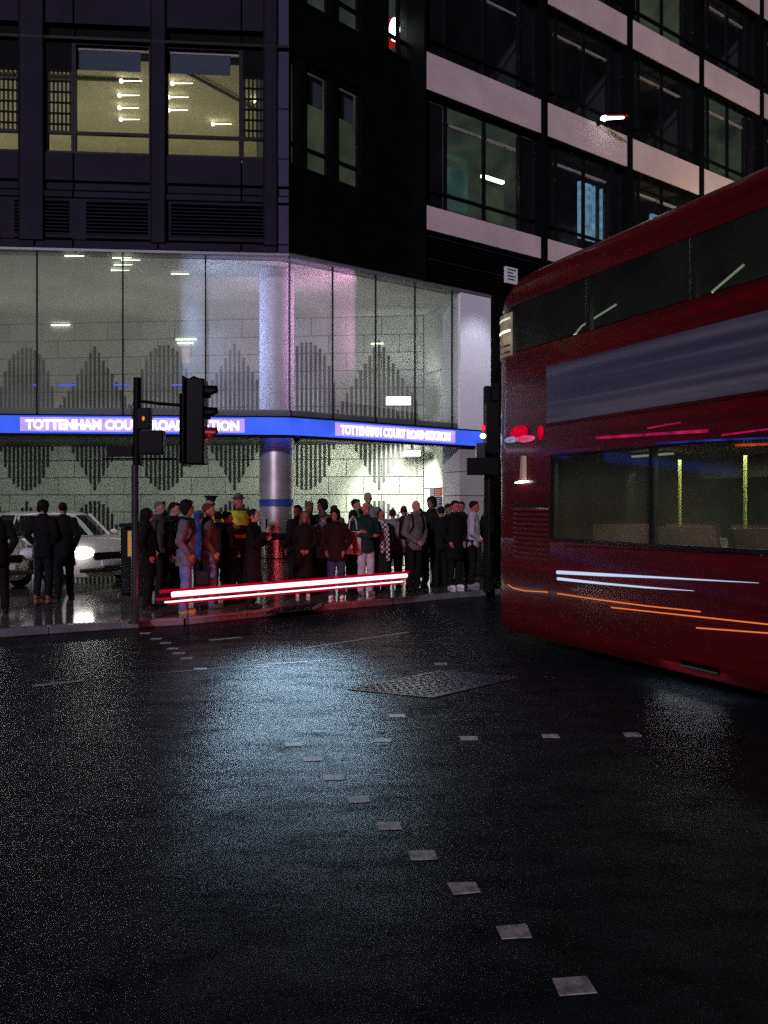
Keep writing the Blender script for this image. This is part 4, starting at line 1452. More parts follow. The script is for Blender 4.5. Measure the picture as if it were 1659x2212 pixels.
loft('body', [(.18, superplan(2.02, .80)), (.26, superplan(2.1, .87)), (.5, superplan(2.14, .89)), (.72, superplan(2.12, .885)), (.86, superplan(2.06, .85)), (.93, superplan(1.98, .80)), (.96, superplan(1.8, .70))], M['car_paint'], car, captop=True, capbot=True)
loft('windows', [(.94, superplan(1.42, .76, e=4, y0=-.35)), (1.18, superplan(1.18, .70, e=4, y0=-.40)), (1.38, superplan(.95, .62, e=4, y0=-.45))], M['car_glass'], car)
loft('roof', [(1.375, superplan(.96, .63, e=4, y0=-.45)), (1.42, superplan(.90, .59, e=4, y0=-.45)), (1.45, superplan(.7, .45, e=4, y0=-.45))], M['car_paint'], car, captop=True)
for sx in (-1, 1):
    for a, b in (((sx * .68, .98, .95), (sx * .55, .42, 1.39)), ((sx * .74, -.4, .95), (sx * .62, -.42, 1.39)), ((sx * .66, -1.62, .95), (sx * .53, -1.28, 1.39))):
        MB().tube([a, b], .03, 6).build('pillar', M['car_paint'], car, fix=False)
    for yy in (1.32, -1.32):
        wo = MB().tube([(sx * .68, yy, .31), (sx * .89, yy, .31)], .31, 22).build('wheel', M['rubber'], car, bevel=.02, fix=False)
        MB().tube([(sx * .88, yy, .31), (sx * .898, yy, .31)], .2, 16).build('rim', M['chrome'], wo, fix=False)
    MB().ball((sx * .60, 2.02, .66), (.25, .14, .12), 14, 8).build('headlight', M['headlamp'] if sx > 0 else M['plain_white'], car, smooth=True, fix=False)
    MB().ball((sx * .95, .72, 1.0), (.10, .07, .075), 12, 8).tube([(sx * .75, .72, .96), (sx * .92, .72, .98)], .025, 6).build('wing_mirror', M['car_paint'], car, smooth=True, fix=False)
MB().box(-.42, .42, 2.09, 2.15, .52, .66).build('grille', M['black'], car, bevel=.02, fix=False)
MB().box(-.7, .7, 2.06, 2.16, .28, .36).build('bumper_trim', M['rubber'], car, bevel=.02, fix=False)
MB().box(-.26, .26, 2.13, 2.165, .40, .50).build('number_plate', M['plain_white'], car, fix=False)
hl = crp + Vector((FD.x * 2.25, FD.y * 2.25, .66)) + Vector((FD.y, -FD.x, 0)) * .6
spot('headlight_beam', tuple(hl), tuple(hl + FD * 3 + Vector((0, 0, -.8))), 40, (1, .97, .85), 90, .8, .06)

def copy_tree(o, parent=None):
    c_ = o.copy()
    COL.objects.link(c_)
    c_.parent = parent
    for ch in [q_ for q_ in o.children]:
        copy_tree(ch, c_)
    return c_


car2 = copy_tree(car)
car2.location = Vector((-7.0, 13.9, .1)) - FD * 2.1
car2['label'] = 'pale silver car cut off by the left edge with its headlight on'
hl2 = Vector((-7.0, 13.9, .76)) + FD * .15 + Vector((FD.y, -FD.x, 0)) * .6
spot('headlight_beam', tuple(hl2), tuple(hl2 + FD * 3 + Vector((.3, -.4, -.8))), 40, (1, .97, .85), 90, .8, .06)

# black bin with two amber bands
bp_ = (gx(297, 13.6), 13.6)
bn = thing('litter_bin', 'black litter bin with two amber bands beside the signal pole', 'bin', (bp_[0], bp_[1], .1))
MB().box(bp_[0] - .24, bp_[0] + .2, 13.4, 13.8, .1, 1.28).build('body', M['black'], bn, bevel=.03)
MB().box(bp_[0] - .26, bp_[0] + .22, 13.38, 13.82, 1.285, 1.36).build('lid', M['black'], bn, bevel=.02)
M['amber_band'] = mat('amber reflective band', (.75, .42, .06), .4)
for px in (281, 308):
    MB().box(gx(px - 5, 13.39), gx(px + 5, 13.39), 13.385, 13.396, gz(1202, 13.39), gz(1147, 13.39)).build('amber_band', M['amber_band'], bn)

# wayfinding totem in the crowd
tx, ty = gx(946, 16.2), 16.2
to_ = thing('wayfinding_totem', 'slim information totem with an orange head above the crowd', 'sign', (tx, ty, .1))
MB().box(tx - .17, tx - .09, ty - .05, ty + .05, .1, gz(1055, ty)).build('white_edge', M['plain_white'], to_)
MB().box(tx - .088, tx + .09, ty - .05, ty + .05, gz(1072, ty), gz(1055, ty)).build('orange_head', mat('orange sign head', (.75, .16, .06), .5), to_)
tb = MB().box(tx - .088, tx + .09, ty - .05, ty + .05, .1, gz(1072.4, ty)).build('dark_board', mat('dark sign board', (.03, .03, .05), .4), to_)
for k in range(6):
    z = gz(1076 + 4 * k, ty)
    MB().box(tx - .07, tx + (.06, .04, .07, .02, .05, .06)[k], ty - .056, ty - .051, z - .014, z).build('print_line', M['plain_white'], tb)
for k in range(3):
    z = gz(1058 + 5 * k, ty)
    MB().box(tx - .07, tx + (.06, .07, .04)[k], ty - .056, ty - .051, z - .014, z).build('print_line', M['plain_white'], to_)

# ------------------------------------------------------------------ people
def remesh(mb, size, name, smooth_it=2, wob=0.0, seed=0):
    me = mb.mesh('tmp')
    o = bpy.data.objects.new('tmp', me)
    COL.objects.link(o)
    md = o.modifiers.new('r', 'REMESH')
    md.mode = 'VOXEL'
    md.voxel_size = size
    if smooth_it:
        sm = o.modifiers.new('s', 'SMOOTH')
        sm.factor = .5
        sm.iterations = smooth_it
    bpy.context.view_layer.update()
    out = bpy.data.meshes.new_from_object(o.evaluated_get(bpy.context.evaluated_depsgraph_get()))
    bpy.data.objects.remove(o)
    bpy.data.meshes.remove(me)
    out.name = name
    if wob:
        n_ = len(out.vertices)
        co = np.empty(n_ * 3)
        no = np.empty(n_ * 3)
        out.vertices.foreach_get('co', co)
        out.vertex_normals.foreach_get('vector', no)
        co, no = co.reshape(-1, 3), no.reshape(-1, 3)
        w_ = np.sin(co[:, 2] * 38 + co[:, 0] * 17 + seed) * .5 + np.sin(co[:, 2] * 61 - co[:, 1] * 33 + co[:, 0] * 25 + seed * 2) * .35 + np.sin(co[:, 0] * 47 + co[:, 1] * 41 + seed) * .3
        co = co + no * (w_ * wob)[:, None]
        out.vertices.foreach_set('co', co.ravel())
    out.polygons.foreach_set('use_smooth', [True] * len(out.polygons))
    out.materials.clear()
    out.update()
    return out


def ell_loft(mb, secs, n=18):                       # (z, rx, ry, cx, cy)
    vs, fs = [], []
    for z, rx, ry, cx, cy in secs:
        for k in range(n):
            a = 2 * math.pi * k / n
            vs.append((cx + rx * math.cos(a), cy + ry * math.sin(a), z))
    for i in range(len(secs) - 1):
        for k in range(n):
            fs.append((i * n + k, i * n + (k + 1) % n, (i + 1) * n + (k + 1) % n, (i + 1) * n + k))
    fs.append(tuple(range(n - 1, -1, -1)))
    fs.append(tuple(range((len(secs) - 1) * n, len(secs) * n)))
    return mb.add(vs, fs)


def limb(mb, pts, rs):
    for i in range(len(pts) - 1):
        mb.tube([pts[i], pts[i + 1]], [rs[i], rs[i + 1]], 12)
    for p, r in zip(pts, rs):
        mb.ball(p, r * .99, 12, 8)


def arm_points(pose, s):
    sh = Vector((s * .185, .01, 1.405))
    if pose == 'pocket':
        return sh, Vector((s * .275, .07, 1.13)), Vector((s * .185, -.07, .95)), Vector((-s * .3, -.35, -.9))
    if pose == 'folded':
        return sh, Vector((s * .255, -.05, 1.13)), Vector((-s * .05, -.185, 1.15 + .04 * s)), Vector((-s * 1, .1, .15))
    if pose == 'phone':
        if s < 0:
            return sh, Vector((s * .24, -.08, 1.14)), Vector((s * .08, -.27, 1.33)), Vector((.15, -.3, 1))
        return sh, Vector((s * .235, -.05, 1.13)), Vector((s * .05, -.25, 1.20)), Vector((-.3, -.2, 1))
    if pose == 'clasp':
        return sh, Vector((s * .26, .01, 1.12)), Vector((s * .09, -.16, .96)), Vector((-s * .8, -.3, -.4))
    return sh, Vector((s * .245, .03, 1.12)), Vector((s * .25, -.04, .87)), Vector((0, -.12, -1))


def hand(mb, wrist, d, s):
    d = d.normalized()
    side = d.cross(Vector((s, 0, .2))).normalized()
    if side.length < .1:
        side = Vector((0, 1, 0))
    nrm = side.cross(d).normalized()
    limb(mb, [wrist, wrist + d * .045, wrist + d * .085], [.026, .033, .034])
    for k, (off, L) in enumerate(((-.027, .062), (-.009, .075), (.009, .07), (.027, .055))):
        a = wrist + d * .08 + side * off
        b = a + d * L * .55 + nrm * .004
        c_ = b + d * L * .42 - nrm * .018 * -s
        limb(mb, [a, b, c_], [.0115, .0105, .0095])
    a = wrist + d * .03 - side * .03
    limb(mb, [a, a + d * .03 - side * .025, a + d * .062 - side * .03], [.013, .012, .0105])


TORSO = [(.86, .155, .10, 0, .01), (.94, .17, .115, 0, .015), (1.04, .15, .105, 0, .0), (1.14, .148, .105, 0, -.005), (1.26, .168, .115, 0, -.005), (1.36, .178, .11, 0, .005), (1.43, .155, .088, 0, .012), (1.47, .095, .068, 0, .015), (1.50, .06, .055, 0, .012)]


def legs(stance):
    out = []
    for s in (-1, 1):
        dy = {'stand': .01 * s, 'walk': .14 * s}[stance]
        out.append([Vector((s * .088, .015, .90)), Vector((s * .098, -.02 + dy * .5, .49)), Vector((s * .105, .02 + dy, .085))])
    return out


def make_proto(pose, coat, stance='stand', fem=False, seed=1):
    k = .92 if fem else 1.0
    body = MB()
    ell_loft(body, [(z, rx * k, ry, cx, cy) for z, rx, ry, cx, cy in TORSO])
    limb(body, [Vector((0, .015, 1.46)), Vector((0, -.005, 1.56))], [.056, .052])
    body.ball((0, -.005, 1.645), (.074, .094, .105), 18, 12)
    body.ball((0, -.042, 1.578), (.053, .058, .052), 14, 8)
    body.prism([(-.014, -.095, 1.60), (.014, -.095, 1.60), (0, -.128, 1.608), ], (0, .02, .0)).prism([(-.017, -.092, 1.602), (.017, -.092, 1.602), (.006, -.09, 1.665), (-.006, -.09, 1.665)], (0, -.02, 0))
    body.ball((0, -.094, 1.572), (.024, .012, .008), 8, 6)
    body.ball((0, -.086, 1.672), (.052, .016, .012), 10, 6)
    for s in (-1, 1):
        body.ball((s * .076, .006, 1.628), (.012, .022, .034), 8, 6)
        sh, el, wr, d = arm_points(pose, s)
        sh = Vector((sh.x * k, sh.y, sh.z))
        limb(body, [sh, el, wr], [.056, .044, .028])
        hand(body, wr, d, s)
    for (h, kn, an), s in zip(legs(stance), (-1, 1)):
        limb(body, [h, kn, an], [.085, .056, .038])
        limb(body, [an - Vector((0, -.01, .035)), an + Vector((s * .015, -.14, -.05))], [.036, .03])
    P = {'body': remesh(body, .0105, 'body', 1)}
    jk = MB()
    hem = {'short': .80, 'hip': .74, 'long': .42, 'mid': .58}[coat]
    hw = {'short': .185, 'hip': .195, 'long': .245, 'mid': .215}[coat]
    secs = [(hem, hw * k, hw * .76, 0, .01), (hem + (.94 - hem) * .6, (.188 + (hw - .188) * .4) * k, .15, 0, .01), (.99, .178 * k, .14, 0, .005), (1.10, .172 * k, .132, 0, -.005), (1.24, .188 * k, .138, 0, -.005), (1.36, .196 * k, .13, 0, .005), (1.44, .17 * k, .105, 0, .014), (1.485, .10, .085, 0, .018), (1.53, .075, .075, 0, .016)]
    ell_loft(jk, secs, 22)
    for s in (-1, 1):
        sh, el, wr, d = arm_points(pose, s)
        sh = Vector((sh.x * k, sh.y, sh.z))
        end = wr + (el - wr).normalized() * .01
        limb(jk, [sh, el, end], [.074, .064, .046])
    P['jacket'] = remesh(jk, .016, 'jacket', 2, .006, seed)
    tr = MB()
    for (h, kn, an), s in zip(legs(stance), (-1, 1)):
        limb(tr, [h + Vector((0, 0, .02)), kn, an + Vector((0, 0, .005))], [.104, .078, .066])
    ell_loft(tr, [(.80, .13, .11, 0, .015), (.88, .178 * k, .128, 0, .015), (1.0, .165 * k, .12, 0, .01), (1.03, .16 * k, .115, 0, .01)])
    P['trousers'] = remesh(tr, .016, 'trousers', 2, .005, seed + 3)
    P['shoes'] = []
    for (h, kn, an), s in zip(legs(stance), (-1, 1)):
        sh_ = MB()
        a = an
        sh_.ball((a.x, a.y + .0, .055), (.043, .065, .052), 12, 8).ball((a.x + s * .01, a.y - .11, .04), (.046, .095, .036), 12, 8)
        ell_loft(sh_, [(.0, .044, .13, a.x + s * .006, a.y - .07), (.025, .048, .135, a.x + s * .006, a.y - .07)], 16)
        P['shoes'].append(remesh(sh_, .012, 'shoe', 1))
    P['head_y'] = 0
    return P


def hair_mesh(kind):
    mb = MB()
    if kind == 'short':
        mb.ball((0, .022, 1.675), (.083, .092, .092), 18, 12).ball((0, -.045, 1.722), (.06, .05, .035), 12, 8)
    elif kind == 'bushy':
        mb.ball((0, .02, 1.68), (.105, .11, .11), 18, 12).ball((.05, .03, 1.62), (.06, .07, .08), 12, 8).ball((-.05, .03, 1.62), (.06, .07, .08), 12, 8).ball((0, -.05, 1.735), (.07, .05, .04), 12, 8)
    elif kind == 'long':
        mb.ball((0, .022, 1.675), (.086, .094, .094), 18, 12)
        for s in (-1, 1):
            limb(mb, [(s * .062, .015, 1.66), (s * .082, .01, 1.55), (s * .085, -.01, 1.42)], [.045, .04, .025])
        limb(mb, [(0, .07, 1.65), (0, .085, 1.5), (0, .10, 1.36)], [.07, .07, .045])
    elif kind == 'bun':
        mb.ball((0, .022, 1.675), (.083, .093, .092), 18, 12).ball((0, .11, 1.70), .045, 12, 8)
        limb(mb, [(.068, -.02, 1.67), (.072, -.01, 1.60)], [.02, .014])
        limb(mb, [(-.068, -.02, 1.67), (-.072, -.01, 1.60)], [.02, .014])
    elif kind == 'hood':
        mb.ball((0, .025, 1.655), (.108, .118, .128), 18, 12)
        limb(mb, [(0, .05, 1.6), (0, .05, 1.47)], [.095, .11])
    elif kind == 'cap':
        mb.ball((0, .012, 1.695), (.087, .100, .072), 18, 12)
        mb.prism([(-.06, -.07, 1.69), (.06, -.07, 1.69), (.045, -.17, 1.678), (-.045, -.17, 1.678)], (0, 0, .012))
    elif kind == 'peaked':
        ell_loft(mb, [(1.685, .088, .10, 0, .0), (1.73, .090, .102, 0, .0), (1.75, .125, .135, 0, -.005), (1.765, .118, .128, 0, -.005)], 20)
        mb.prism([(-.07, -.08, 1.69), (.07, -.08, 1.69), (.05, -.155, 1.672), (-.05, -.155, 1.672)], (0, 0, .012))
    elif kind == 'bowler':
        mb.ball((0, .0, 1.72), (.088, .100, .085), 18, 12)
        ell_loft(mb, [(1.70, .125, .14, 0, 0), (1.712, .122, .137, 0, 0)], 20)
    elif kind == 'crop':
        mb.ball((0, .024, 1.668), (.0775, .088, .090), 18, 12)
    elif kind == 'beanie':
        mb.ball((0, .012, 1.695), (.088, .102, .085), 18, 12)
    me = remesh(mb, .012, 'hair', 1, .004 if kind in ('long', 'bushy', 'short', 'bun') else 0, 2)
    return me


HAIR = {k: hair_mesh(k) for k in ('short', 'bushy', 'long', 'bun', 'hood', 'cap', 'peaked', 'bowler', 'crop', 'beanie')}
PROT = {
    'down': make_proto('down', 'short', seed=1),
    'pocket': make_proto('pocket', 'hip', seed=2),
    'folded': make_proto('folded', 'short', seed=3),
    'phone': make_proto('phone', 'long', fem=True, seed=4),
    'coat': make_proto('clasp', 'long', fem=True, seed=5),
    'mid': make_proto('pocket', 'mid', seed=6),
    'walk': make_proto('down', 'hip', 'walk', seed=7),
    'clasp': make_proto('clasp', 'short', seed=8),
}
eye_me = MB().ball((0, 0, 0), (.0095, .006, .006), 8, 6).mesh('eye', True)
vest_mb = MB()
ell_loft(vest_mb, [(1.0, .188, .15, 0, .005), (1.10, .186, .146, 0, -.005), (1.24, .202, .150, 0, -.005), (1.36, .212, .145, 0, .005), (1.45, .186, .12, 0, .014), (1.49, .11, .095, 0, .018)], 22)
for s in (-1, 1):
    limb(vest_mb, [Vector((s * .17, .01, 1.40)), Vector((s * .225, .02, 1.34))], [.09, .088])
VEST = remesh(vest_mb, .016, 'vest', 2, .003, 9)
sc_mb = MB()
ell_loft(sc_mb, [(1.46, .105, .10, 0, 0), (1.51, .115, .11, 0, -.005), (1.56, .095, .095, 0, -.01)], 18)
limb(sc_mb, [(.05, -.13, 1.50), (.07, -.185, 1.30), (.075, -.20, 1.05), (.07, -.205, .70)], [.05, .05, .05, .05])
limb(sc_mb, [(-.03, -.13, 1.50), (-.05, -.185, 1.25), (-.05, -.20, .88)], [.045, .045, .045])
SCARF = remesh(sc_mb, .015, 'scarf', 1, .004, 3)
COLS = {}


def cm(color, rough=.85, name='cloth'):
    key = (tuple(round(c_, 3) for c_ in color), rough)
    if key not in COLS:
        COLS[key] = mat(name, tuple(c_ * (.95 if sum(color) > .12 else .4) for c_ in color), rough, 0, .3, 9, .25, 160, fine=.25, fscale=120, spec=.15)
    return COLS[key]


def link(o_name, me, m, parent, loc=(0, 0, 0)):
    if not me.materials:
        me.materials.append(None)
    o = bpy.data.objects.new(o_name, me)
    COL.objects.link(o)
    o.parent = parent
    o.location = loc
    o.material_slots[0].link = 'OBJECT'
    o.material_slots[0].material = m
    return o


SKINS = {'p': (.34, .17, .13), 'm': (.22, .11, .075), 'd': (.07, .035, .025), 'r': (.36, .10, .09)}
BLK, DRK = (.012, .012, .014), (.022, .02, .022)
JEAN, NAVY = (.10, .15, .34), (.015, .018, .035)
NPEO = []


def person(px, Y, ptop, rz, proto, jacket, trousers, hair, haircol, label, skin='p', shoe=BLK, vest=None, scarf=False, group='people waiting at the crossing'):
    ztop = gz(ptop, Y)
    extra = {'hood': .035, 'bushy': .04, 'peaked': .02, 'bowler': .055, 'beanie': .03}.get(hair, .018)
    sc = (ztop - .1) / (1.75 + extra)
    sc = min(1.14, max(.84, sc))
    g = thing('person', label, 'person', (gx(px, Y), Y, .1), R(rz), group)
    g.scale = (sc * .98, sc * .98, sc)
    g.rotation_euler = (R(random.uniform(-2.2, 2.2)), R(random.uniform(-1.8, 1.8)), R(rz + random.uniform(-9, 9)))
    P = PROT[proto]
    b = link('body', P['body'], cm(SKINS[skin], .6, 'skin'), g)
    link('jacket', P['jacket'], cm(jacket), g)
    link('trousers', P['trousers'], cm(trousers), g)
    for sm_ in P['shoes']:
        link('shoe', sm_, cm(shoe, .5, 'shoe'), g)
    if hair and hair != 'bald':
        link('hat' if hair in ('cap', 'peaked', 'bowler', 'beanie') else ('hood' if hair == 'hood' else 'hair'), HAIR[hair], cm(haircol, .75, 'hair'), g)
        if hair in ('cap', 'peaked', 'bowler'):
            link('hair', HAIR['crop'], cm(DRK, .75, 'hair'), g)
    for s_ in (-1, 1):
        link('eye', eye_me, cm((.01, .01, .01), .3, 'eye'), g, (s_ * .031, -.092, 1.648))
    if vest:
        link('vest', VEST, cm(vest, .6), g)
    if scarf:
        link('scarf', SCARF, M['check'], g)
    NPEO.append(g)
    return g


chk = mat('checked scarf', (.5, .46, .46), .9)
nt = chk.node_tree
tcn = nt.nodes.new('ShaderNodeTexCoord')
ck = nt.nodes.new('ShaderNodeTexChecker')
ck.inputs['Scale'].default_value = 19
ck.inputs['Color1'].default_value = (.42, .38, .38, 1)
ck.inputs['Color2'].default_value = (.012, .012, .014, 1)
nt.links.new(tcn.outputs['Object'], ck.inputs['Vector'])
nt.links.new(ck.outputs[0], nt.nodes['Principled BSDF'].inputs['Base Color'])
M['check'] = chk

HV = (.40, .46, .04)
person(-4, 11.2, 1084, 200, 'pocket', BLK, BLK, 'short', BLK, 'person in black cut off by the left edge of the view', 'm')
person(93, 12.9, 1078, 178, 'pocket', (.008, .008, .010), (.012, .016, .03), 'bushy', (.012, .01, .01), 'person seen from behind in a bulky black jacket in front of the car', shoe=(.30, .10, .03))
person(139, 13.0, 1083, 196, 'mid', (.010, .010, .012), BLK, 'crop', (.01, .01, .01), 'person in a dark knee-length coat pressed beside the bulky black jacket', 'p')
person(320, 11.6, 1096, 95, 'mid', (.013, .010, .012), BLK, 'hood', (.012, .010, .012), 'person in a dark hood right of the grey signal pole facing right', 'r')
person(350, 13.2, 1082, 70, 'down', (.05, .045, .045), DRK, 'short', (.10, .085, .08), 'person with greying hair half hidden behind the dark hood', 'p')
pm = person(398, 11.1, 1078, 100, 'pocket', (.115, .115, .14), JEAN, 'bushy', (.012, .010, .010), 'person in a grey jacket, blue jeans and tan shoes facing right', 'm', shoe=(.32, .25, .10))
person(378, 12.3, 1084, 85, 'down', BLK, DRK, 'short', BLK, 'person in black close behind the grey jacket, hair level with it', 'p')
person(433, 12.6, 1108, 60, 'down', (.03, .06, .22), NAVY, 'hood', (.06, .09, .30), 'shorter person in a blue hooded coat between grey and brown jackets', 'p')
person(457, 11.7, 1086, 98, 'pocket', (.085, .06, .05), JEAN, 'short', (.09, .03, .025), 'person in a brown jacket and blue jeans with auburn hair facing right', 'p', shoe=(.05, .05, .05))
person(452, 13.4, 1070, 20, 'down', BLK, BLK, 'peaked', (.02, .02, .022), 'police officer in a peaked cap and yellow vest behind the brown jacket', 'p', vest=HV)
person(514, 13.5, 1064, 40, 'folded', (.05, .01, .012), BLK, 'bowler', (.07, .055, .055), 'tall person in a round grey hat with a yellow vest', 'r', vest=HV)
ph1 = person(543, 11.7, 1098, 82, 'phone', (.007, .007, .009), BLK, 'bun', (.02, .012, .010), 'woman in a long black coat looking down at a phone by the column', 'p')
person(497, 12.3, 1105, 110, 'coat', (.008, .007, .008), BLK, 'short', BLK, 'person in black turned away behind the woman with the phone', 'p')
person(476, 12.9, 1112, 200, 'down', (.02, .03, .03), DRK, 'short', BLK, 'dark figure squeezed under the yellow vest of the officer', 'm')
# right of the column
person(641, 14.2, 1090, -20, 'down', (.03, .016, .016), BLK, 'short', BLK, 'person with a flushed face at the right edge of the column', 'r')
person(654, 13.2, 1108, 5, 'coat', (.018, .008, .008), BLK, 'long', (.10, .055, .025), 'woman with long fair hair in a dark coat beside the column', 'm', shoe=(.5, .48, .45))
person(668, 14.7, 1082, 40, 'pocket', (.11, .10, .11), DRK, 'beanie', (.10, .09, .09), 'person in a grey knitted hat behind the fair haired woman', 'p')
person(694, 14.4, 1076, -50, 'down', (.06, .05, .05), DRK, 'bushy', (.03, .018, .018), 'person with wavy dark hair tilted left in a grey-brown top', 'r')
person(705, 13.9, 1104, 150, 'pocket', (.11, .085, .09), DRK, 'short', (.06, .04, .04), 'person in a pale mauve jacket standing behind the white trainers', 'p')
person(729, 12.95, 1096, -12, 'pocket', (.028, .008, .008), (.022, .03, .075), 'bushy', (.012, .008, .008), 'person in a dark red coat and white trainers near the kerb', 'm', shoe=(.62, .64, .64))
person(766, 15.4, 1077, 80, 'down', (.20, .26, .06), DRK, 'short', BLK, 'person with neat black hair and a lime collar looking right', 'p')
person(763, 14.4, 1101, 170, 'mid', (.014, .012, .012), BLK, 'bushy', (.008, .008, .009), 'person with round black hair seen from behind beside the green jacket', 'm')
pg = person(790, 13.5, 1083, 28, 'folded', (.012, .062, .045), (.32, .34, .40), 'bald', BLK, 'close-cropped person in a dark green jacket and pale jeans arms folded', 'r', shoe=(.1, .1, .1))
person(793, 16.0, 1062, 20, 'down', (.17, .16, .16), DRK, 'crop', (.20, .15, .09), 'tall fair-haired person in a pale top behind the green jacket', 'p')
person(826, 13.9, 1101, 18, 'coat', (.02, .02, .025), (.03, .03, .035), 'bun', BLK, 'woman with black hair and a long checked scarf over a dark coat', 'r', scarf=True)
person(848, 14.8, 1098, 172, 'down', (.17, .14, .17), DRK, 'crop', (.05, .03, .03), 'person in a lilac grey jacket beyond the checked scarf', 'p')
pb = person(893, 14.0, 1079, 35, 'clasp', (.105, .085, .085), (.010, .010, .011), 'bald', BLK, 'bald person in a brown grey jacket with a black backpack', 'p')
person(929, 15.3, 1071, -40, 'mid', (.022, .018, .016), BLK, 'bushy', (.035, .02, .015), 'person with tousled hair standing against the information totem', 'm')
person(951, 14.9, 1093, 200, 'down', (.014, .013, .013), BLK, 'short', BLK, 'person in black seen from behind below the information totem', 'p')
person(982, 14.6, 1080, 22, 'mid', (.010, .010, .012), BLK, 'short', (.012, .01, .01), 'person in a long black coat with one pale shoe near the kerb', 'r', shoe=(.6, .62, .62))
pw = person(1018, 14.9, 1081, 75, 'clasp', (.40, .35, .40), (.012, .012, .014), 'short', (.015, .01, .01), 'person in a pale lilac jacket carrying a tan folder', 'r', shoe=(.2, .2, .22))
person(1068, 15.4, 1081, 20, 'mid', (.012, .011, .012), BLK, 'short', BLK, 'person in black between the signal pole and the bus', 'm')
# the back of the crowd
BACK = [
    (612, 16.4, 1094, 10, 'down', (.03, .025, .025), 'short', BLK, 'm', 'person in dark clothes right behind the column'),
    (728, 15.9, 1090, 160, 'pocket', (.05, .045, .05), 'short', (.05, .03, .02), 'p', 'person with brown hair seen between the two bushy heads'),
    (872, 15.7, 1092, 190, 'down', (.06, .045, .045), 'short', (.06, .02, .018), 'p', 'person with reddish hair behind the black backpack'),
    (905, 16.3, 1096, 10, 'mid', (.025, .02, .02), 'bushy', BLK, 'm', 'person in the dark gap between the bald head and tousled hair'),
    (1000, 16.1, 1082, -15, 'down', (.015, .014, .015), 'short', BLK, 'r', 'person in black right behind the pale lilac jacket'),
    (820, 16.4, 1094, 180, 'down', (.13, .11, .12), 'crop', (.04, .03, .02), 'p', 'person in a grey top far back between pale top and lilac jacket'),
    (968, 15.9, 1087, 30, 'pocket', (.02, .018, .02), 'beanie', (.03, .015, .015), 'm', 'person in a dark knitted hat between totem and white pier'),
    (528, 14.6, 1098, 15, 'down', (.02, .02, .02), 'short', BLK, 'p', 'person in dark clothes under the round grey hat'),
    (350, 14.6, 1098, -30, 'down', (.014, .012, .014), 'hood', BLK, 'm', 'hooded dark figure at the back by the litter bin'),
]
for px, Y, pt, rz, pr, jc, hr, hc, sk, lb in BACK:
    person(px, Y, pt, rz, pr, jc, DRK, hr, hc, lb, sk)


def held(name, label, cat, owner, dx, dy, z):
    """a thing carried by a person, placed in the owner's own frame"""
    s_ = owner.scale.x
    p = Matrix.Rotation(owner.rotation_euler.z, 4, 'Z') @ Vector((dx * s_, dy * s_, 0)) + owner.location
    return thing(name, label, cat, (p.x, p.y, .1 + z * owner.scale.z), owner.rotation_euler.z)


def backpack(owner, label):
    g = held('backpack', label, 'backpack', owner, 0, .205, 1.0)
    mb = MB()
    mb.box(-.14, .14, -.055, .09, 0, .42)
    MB_ = mb.build('body', cm((.008, .008, .009), .7), g, bevel=.05, smooth=True, fix=False)
    MB().box(-.10, .10, .085, .13, .03, .22).build('pocket', cm((.012, .012, .013), .7), g, bevel=.02, fix=False)
    for s_ in (-1, 1):
        MB().tube([(s_ * .10, -.03, .40), (s_ * .11, -.14, .475), (s_ * .115, -.30, .44), (s_ * .12, -.335, .25), (s_ * .15, -.22, .06), (s_ * .12, -.05, .03)], .016, 8).build('strap', cm((.006, .006, .006), .8), g, fix=False)
    return g


backpack(pb, 'black backpack worn by the bald person in the brown grey jacket')
backpack(pm, 'black backpack worn by the person in the grey jacket')
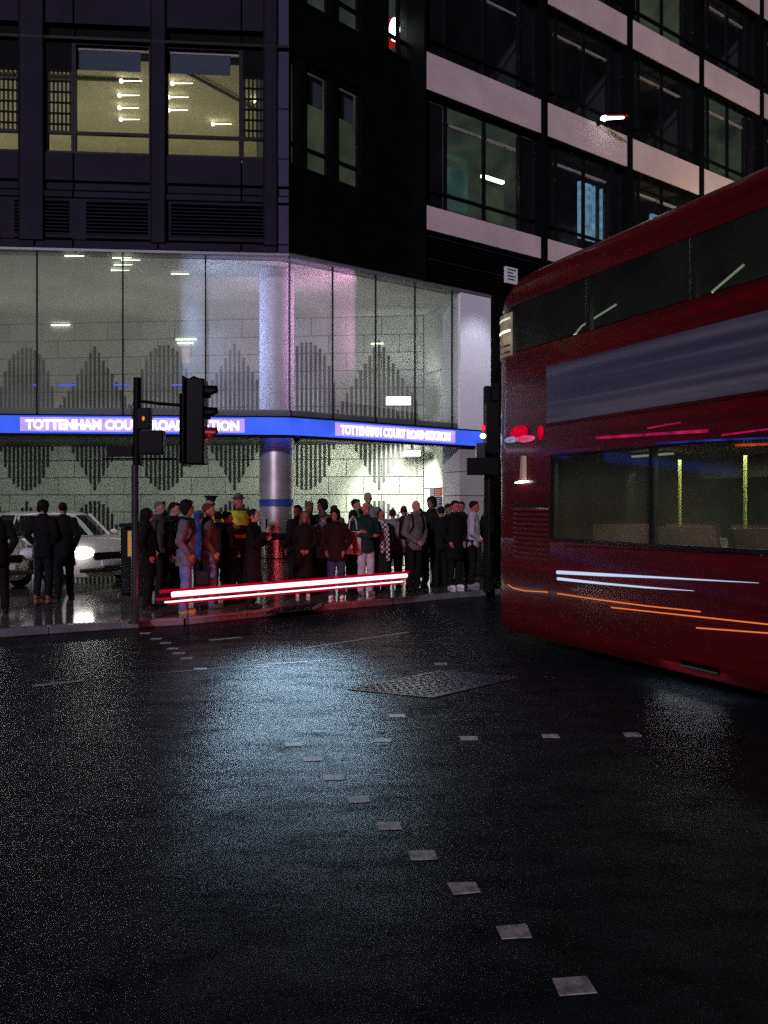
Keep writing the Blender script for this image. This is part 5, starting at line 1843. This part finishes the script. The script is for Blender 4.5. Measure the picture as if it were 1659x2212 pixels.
# tote bag on the arm of the green jacket
g = held('tote_bag', 'white tote bag with a broad brown letter shape hanging from the green jacket', 'bag', pg, -.30, -.08, .78)
MB().hexa([(-.13, -.05, 0), (.13, -.05, 0), (.13, .05, 0), (-.13, .05, 0), (-.15, -.03, .40), (.15, -.03, .40), (.15, .03, .40), (-.15, .03, .40)]).build('bag', cm((.45, .43, .46), .8), g, bevel=.01, fix=False)
MB().box(-.02, .05, -.062, -.054, .05, .39).box(-.02, .14, -.063, -.055, .015, .09).box(-.13, -.02, -.062, -.054, .30, .39).build('print', cm((.16, .06, .03), .8), g, fix=False)
MB().tube([(-.08, 0, .39), (-.06, 0, .58), (.0, 0, .66), (.06, 0, .58), (.08, 0, .39)], .012, 8).build('handle', cm((.45, .43, .46), .8), g, fix=False)
# phones
g = held('phone', 'dark phone held up by the woman in the long black coat', 'phone', ph1, -.045, -.305, 1.41)
MB().box(-.036, .036, -.006, .006, 0, .15).build('case', M['black'], g, bevel=.004, fix=False)
MB().box(-.032, .032, .007, .009, .006, .144).build('screen', emit('phone screen', (.5, .55, .6), .5), g, fix=False)
g = held('phone', 'small phone glowing yellow green against the pale lilac jacket', 'phone', pw, .06, -.27, .98)
MB().box(-.05, .05, -.006, .006, 0, .12).build('case', M['black'], g, bevel=.004, fix=False)
MB().box(-.045, .045, -.01, -.007, .01, .11).box(.007 - .05, .045, .007, .010, .01, .11).build('screen', emit('yellow phone screen', (.9, 1, .35), 1.3), g, fix=False)
g = held('folder', 'tan cardboard folder held in front of the pale lilac jacket', 'folder', pw, .02, -.33, .86)
MB().box(-.02, .02, -.06, .06, 0, .36).build('cover', cm((.42, .20, .09), .7), g, bevel=.005, fix=False)
# dark carrier by the legs of the grey jacket
g = held('shoulder_bag', 'black looped shoulder bag hanging in front of the grey jacket', 'bag', pm, .10, -.27, .42)
MB().box(-.05, .05, -.11, .11, 0, .22).build('body', cm((.008, .008, .009), .5), g, bevel=.03, fix=False)
MB().tube([(0, -.09, .2), (0, -.08, .42), (0, 0, .5), (0, .08, .42), (0, .09, .2)], .01, 8).build('strap', cm((.008, .008, .009), .5), g, fix=False)
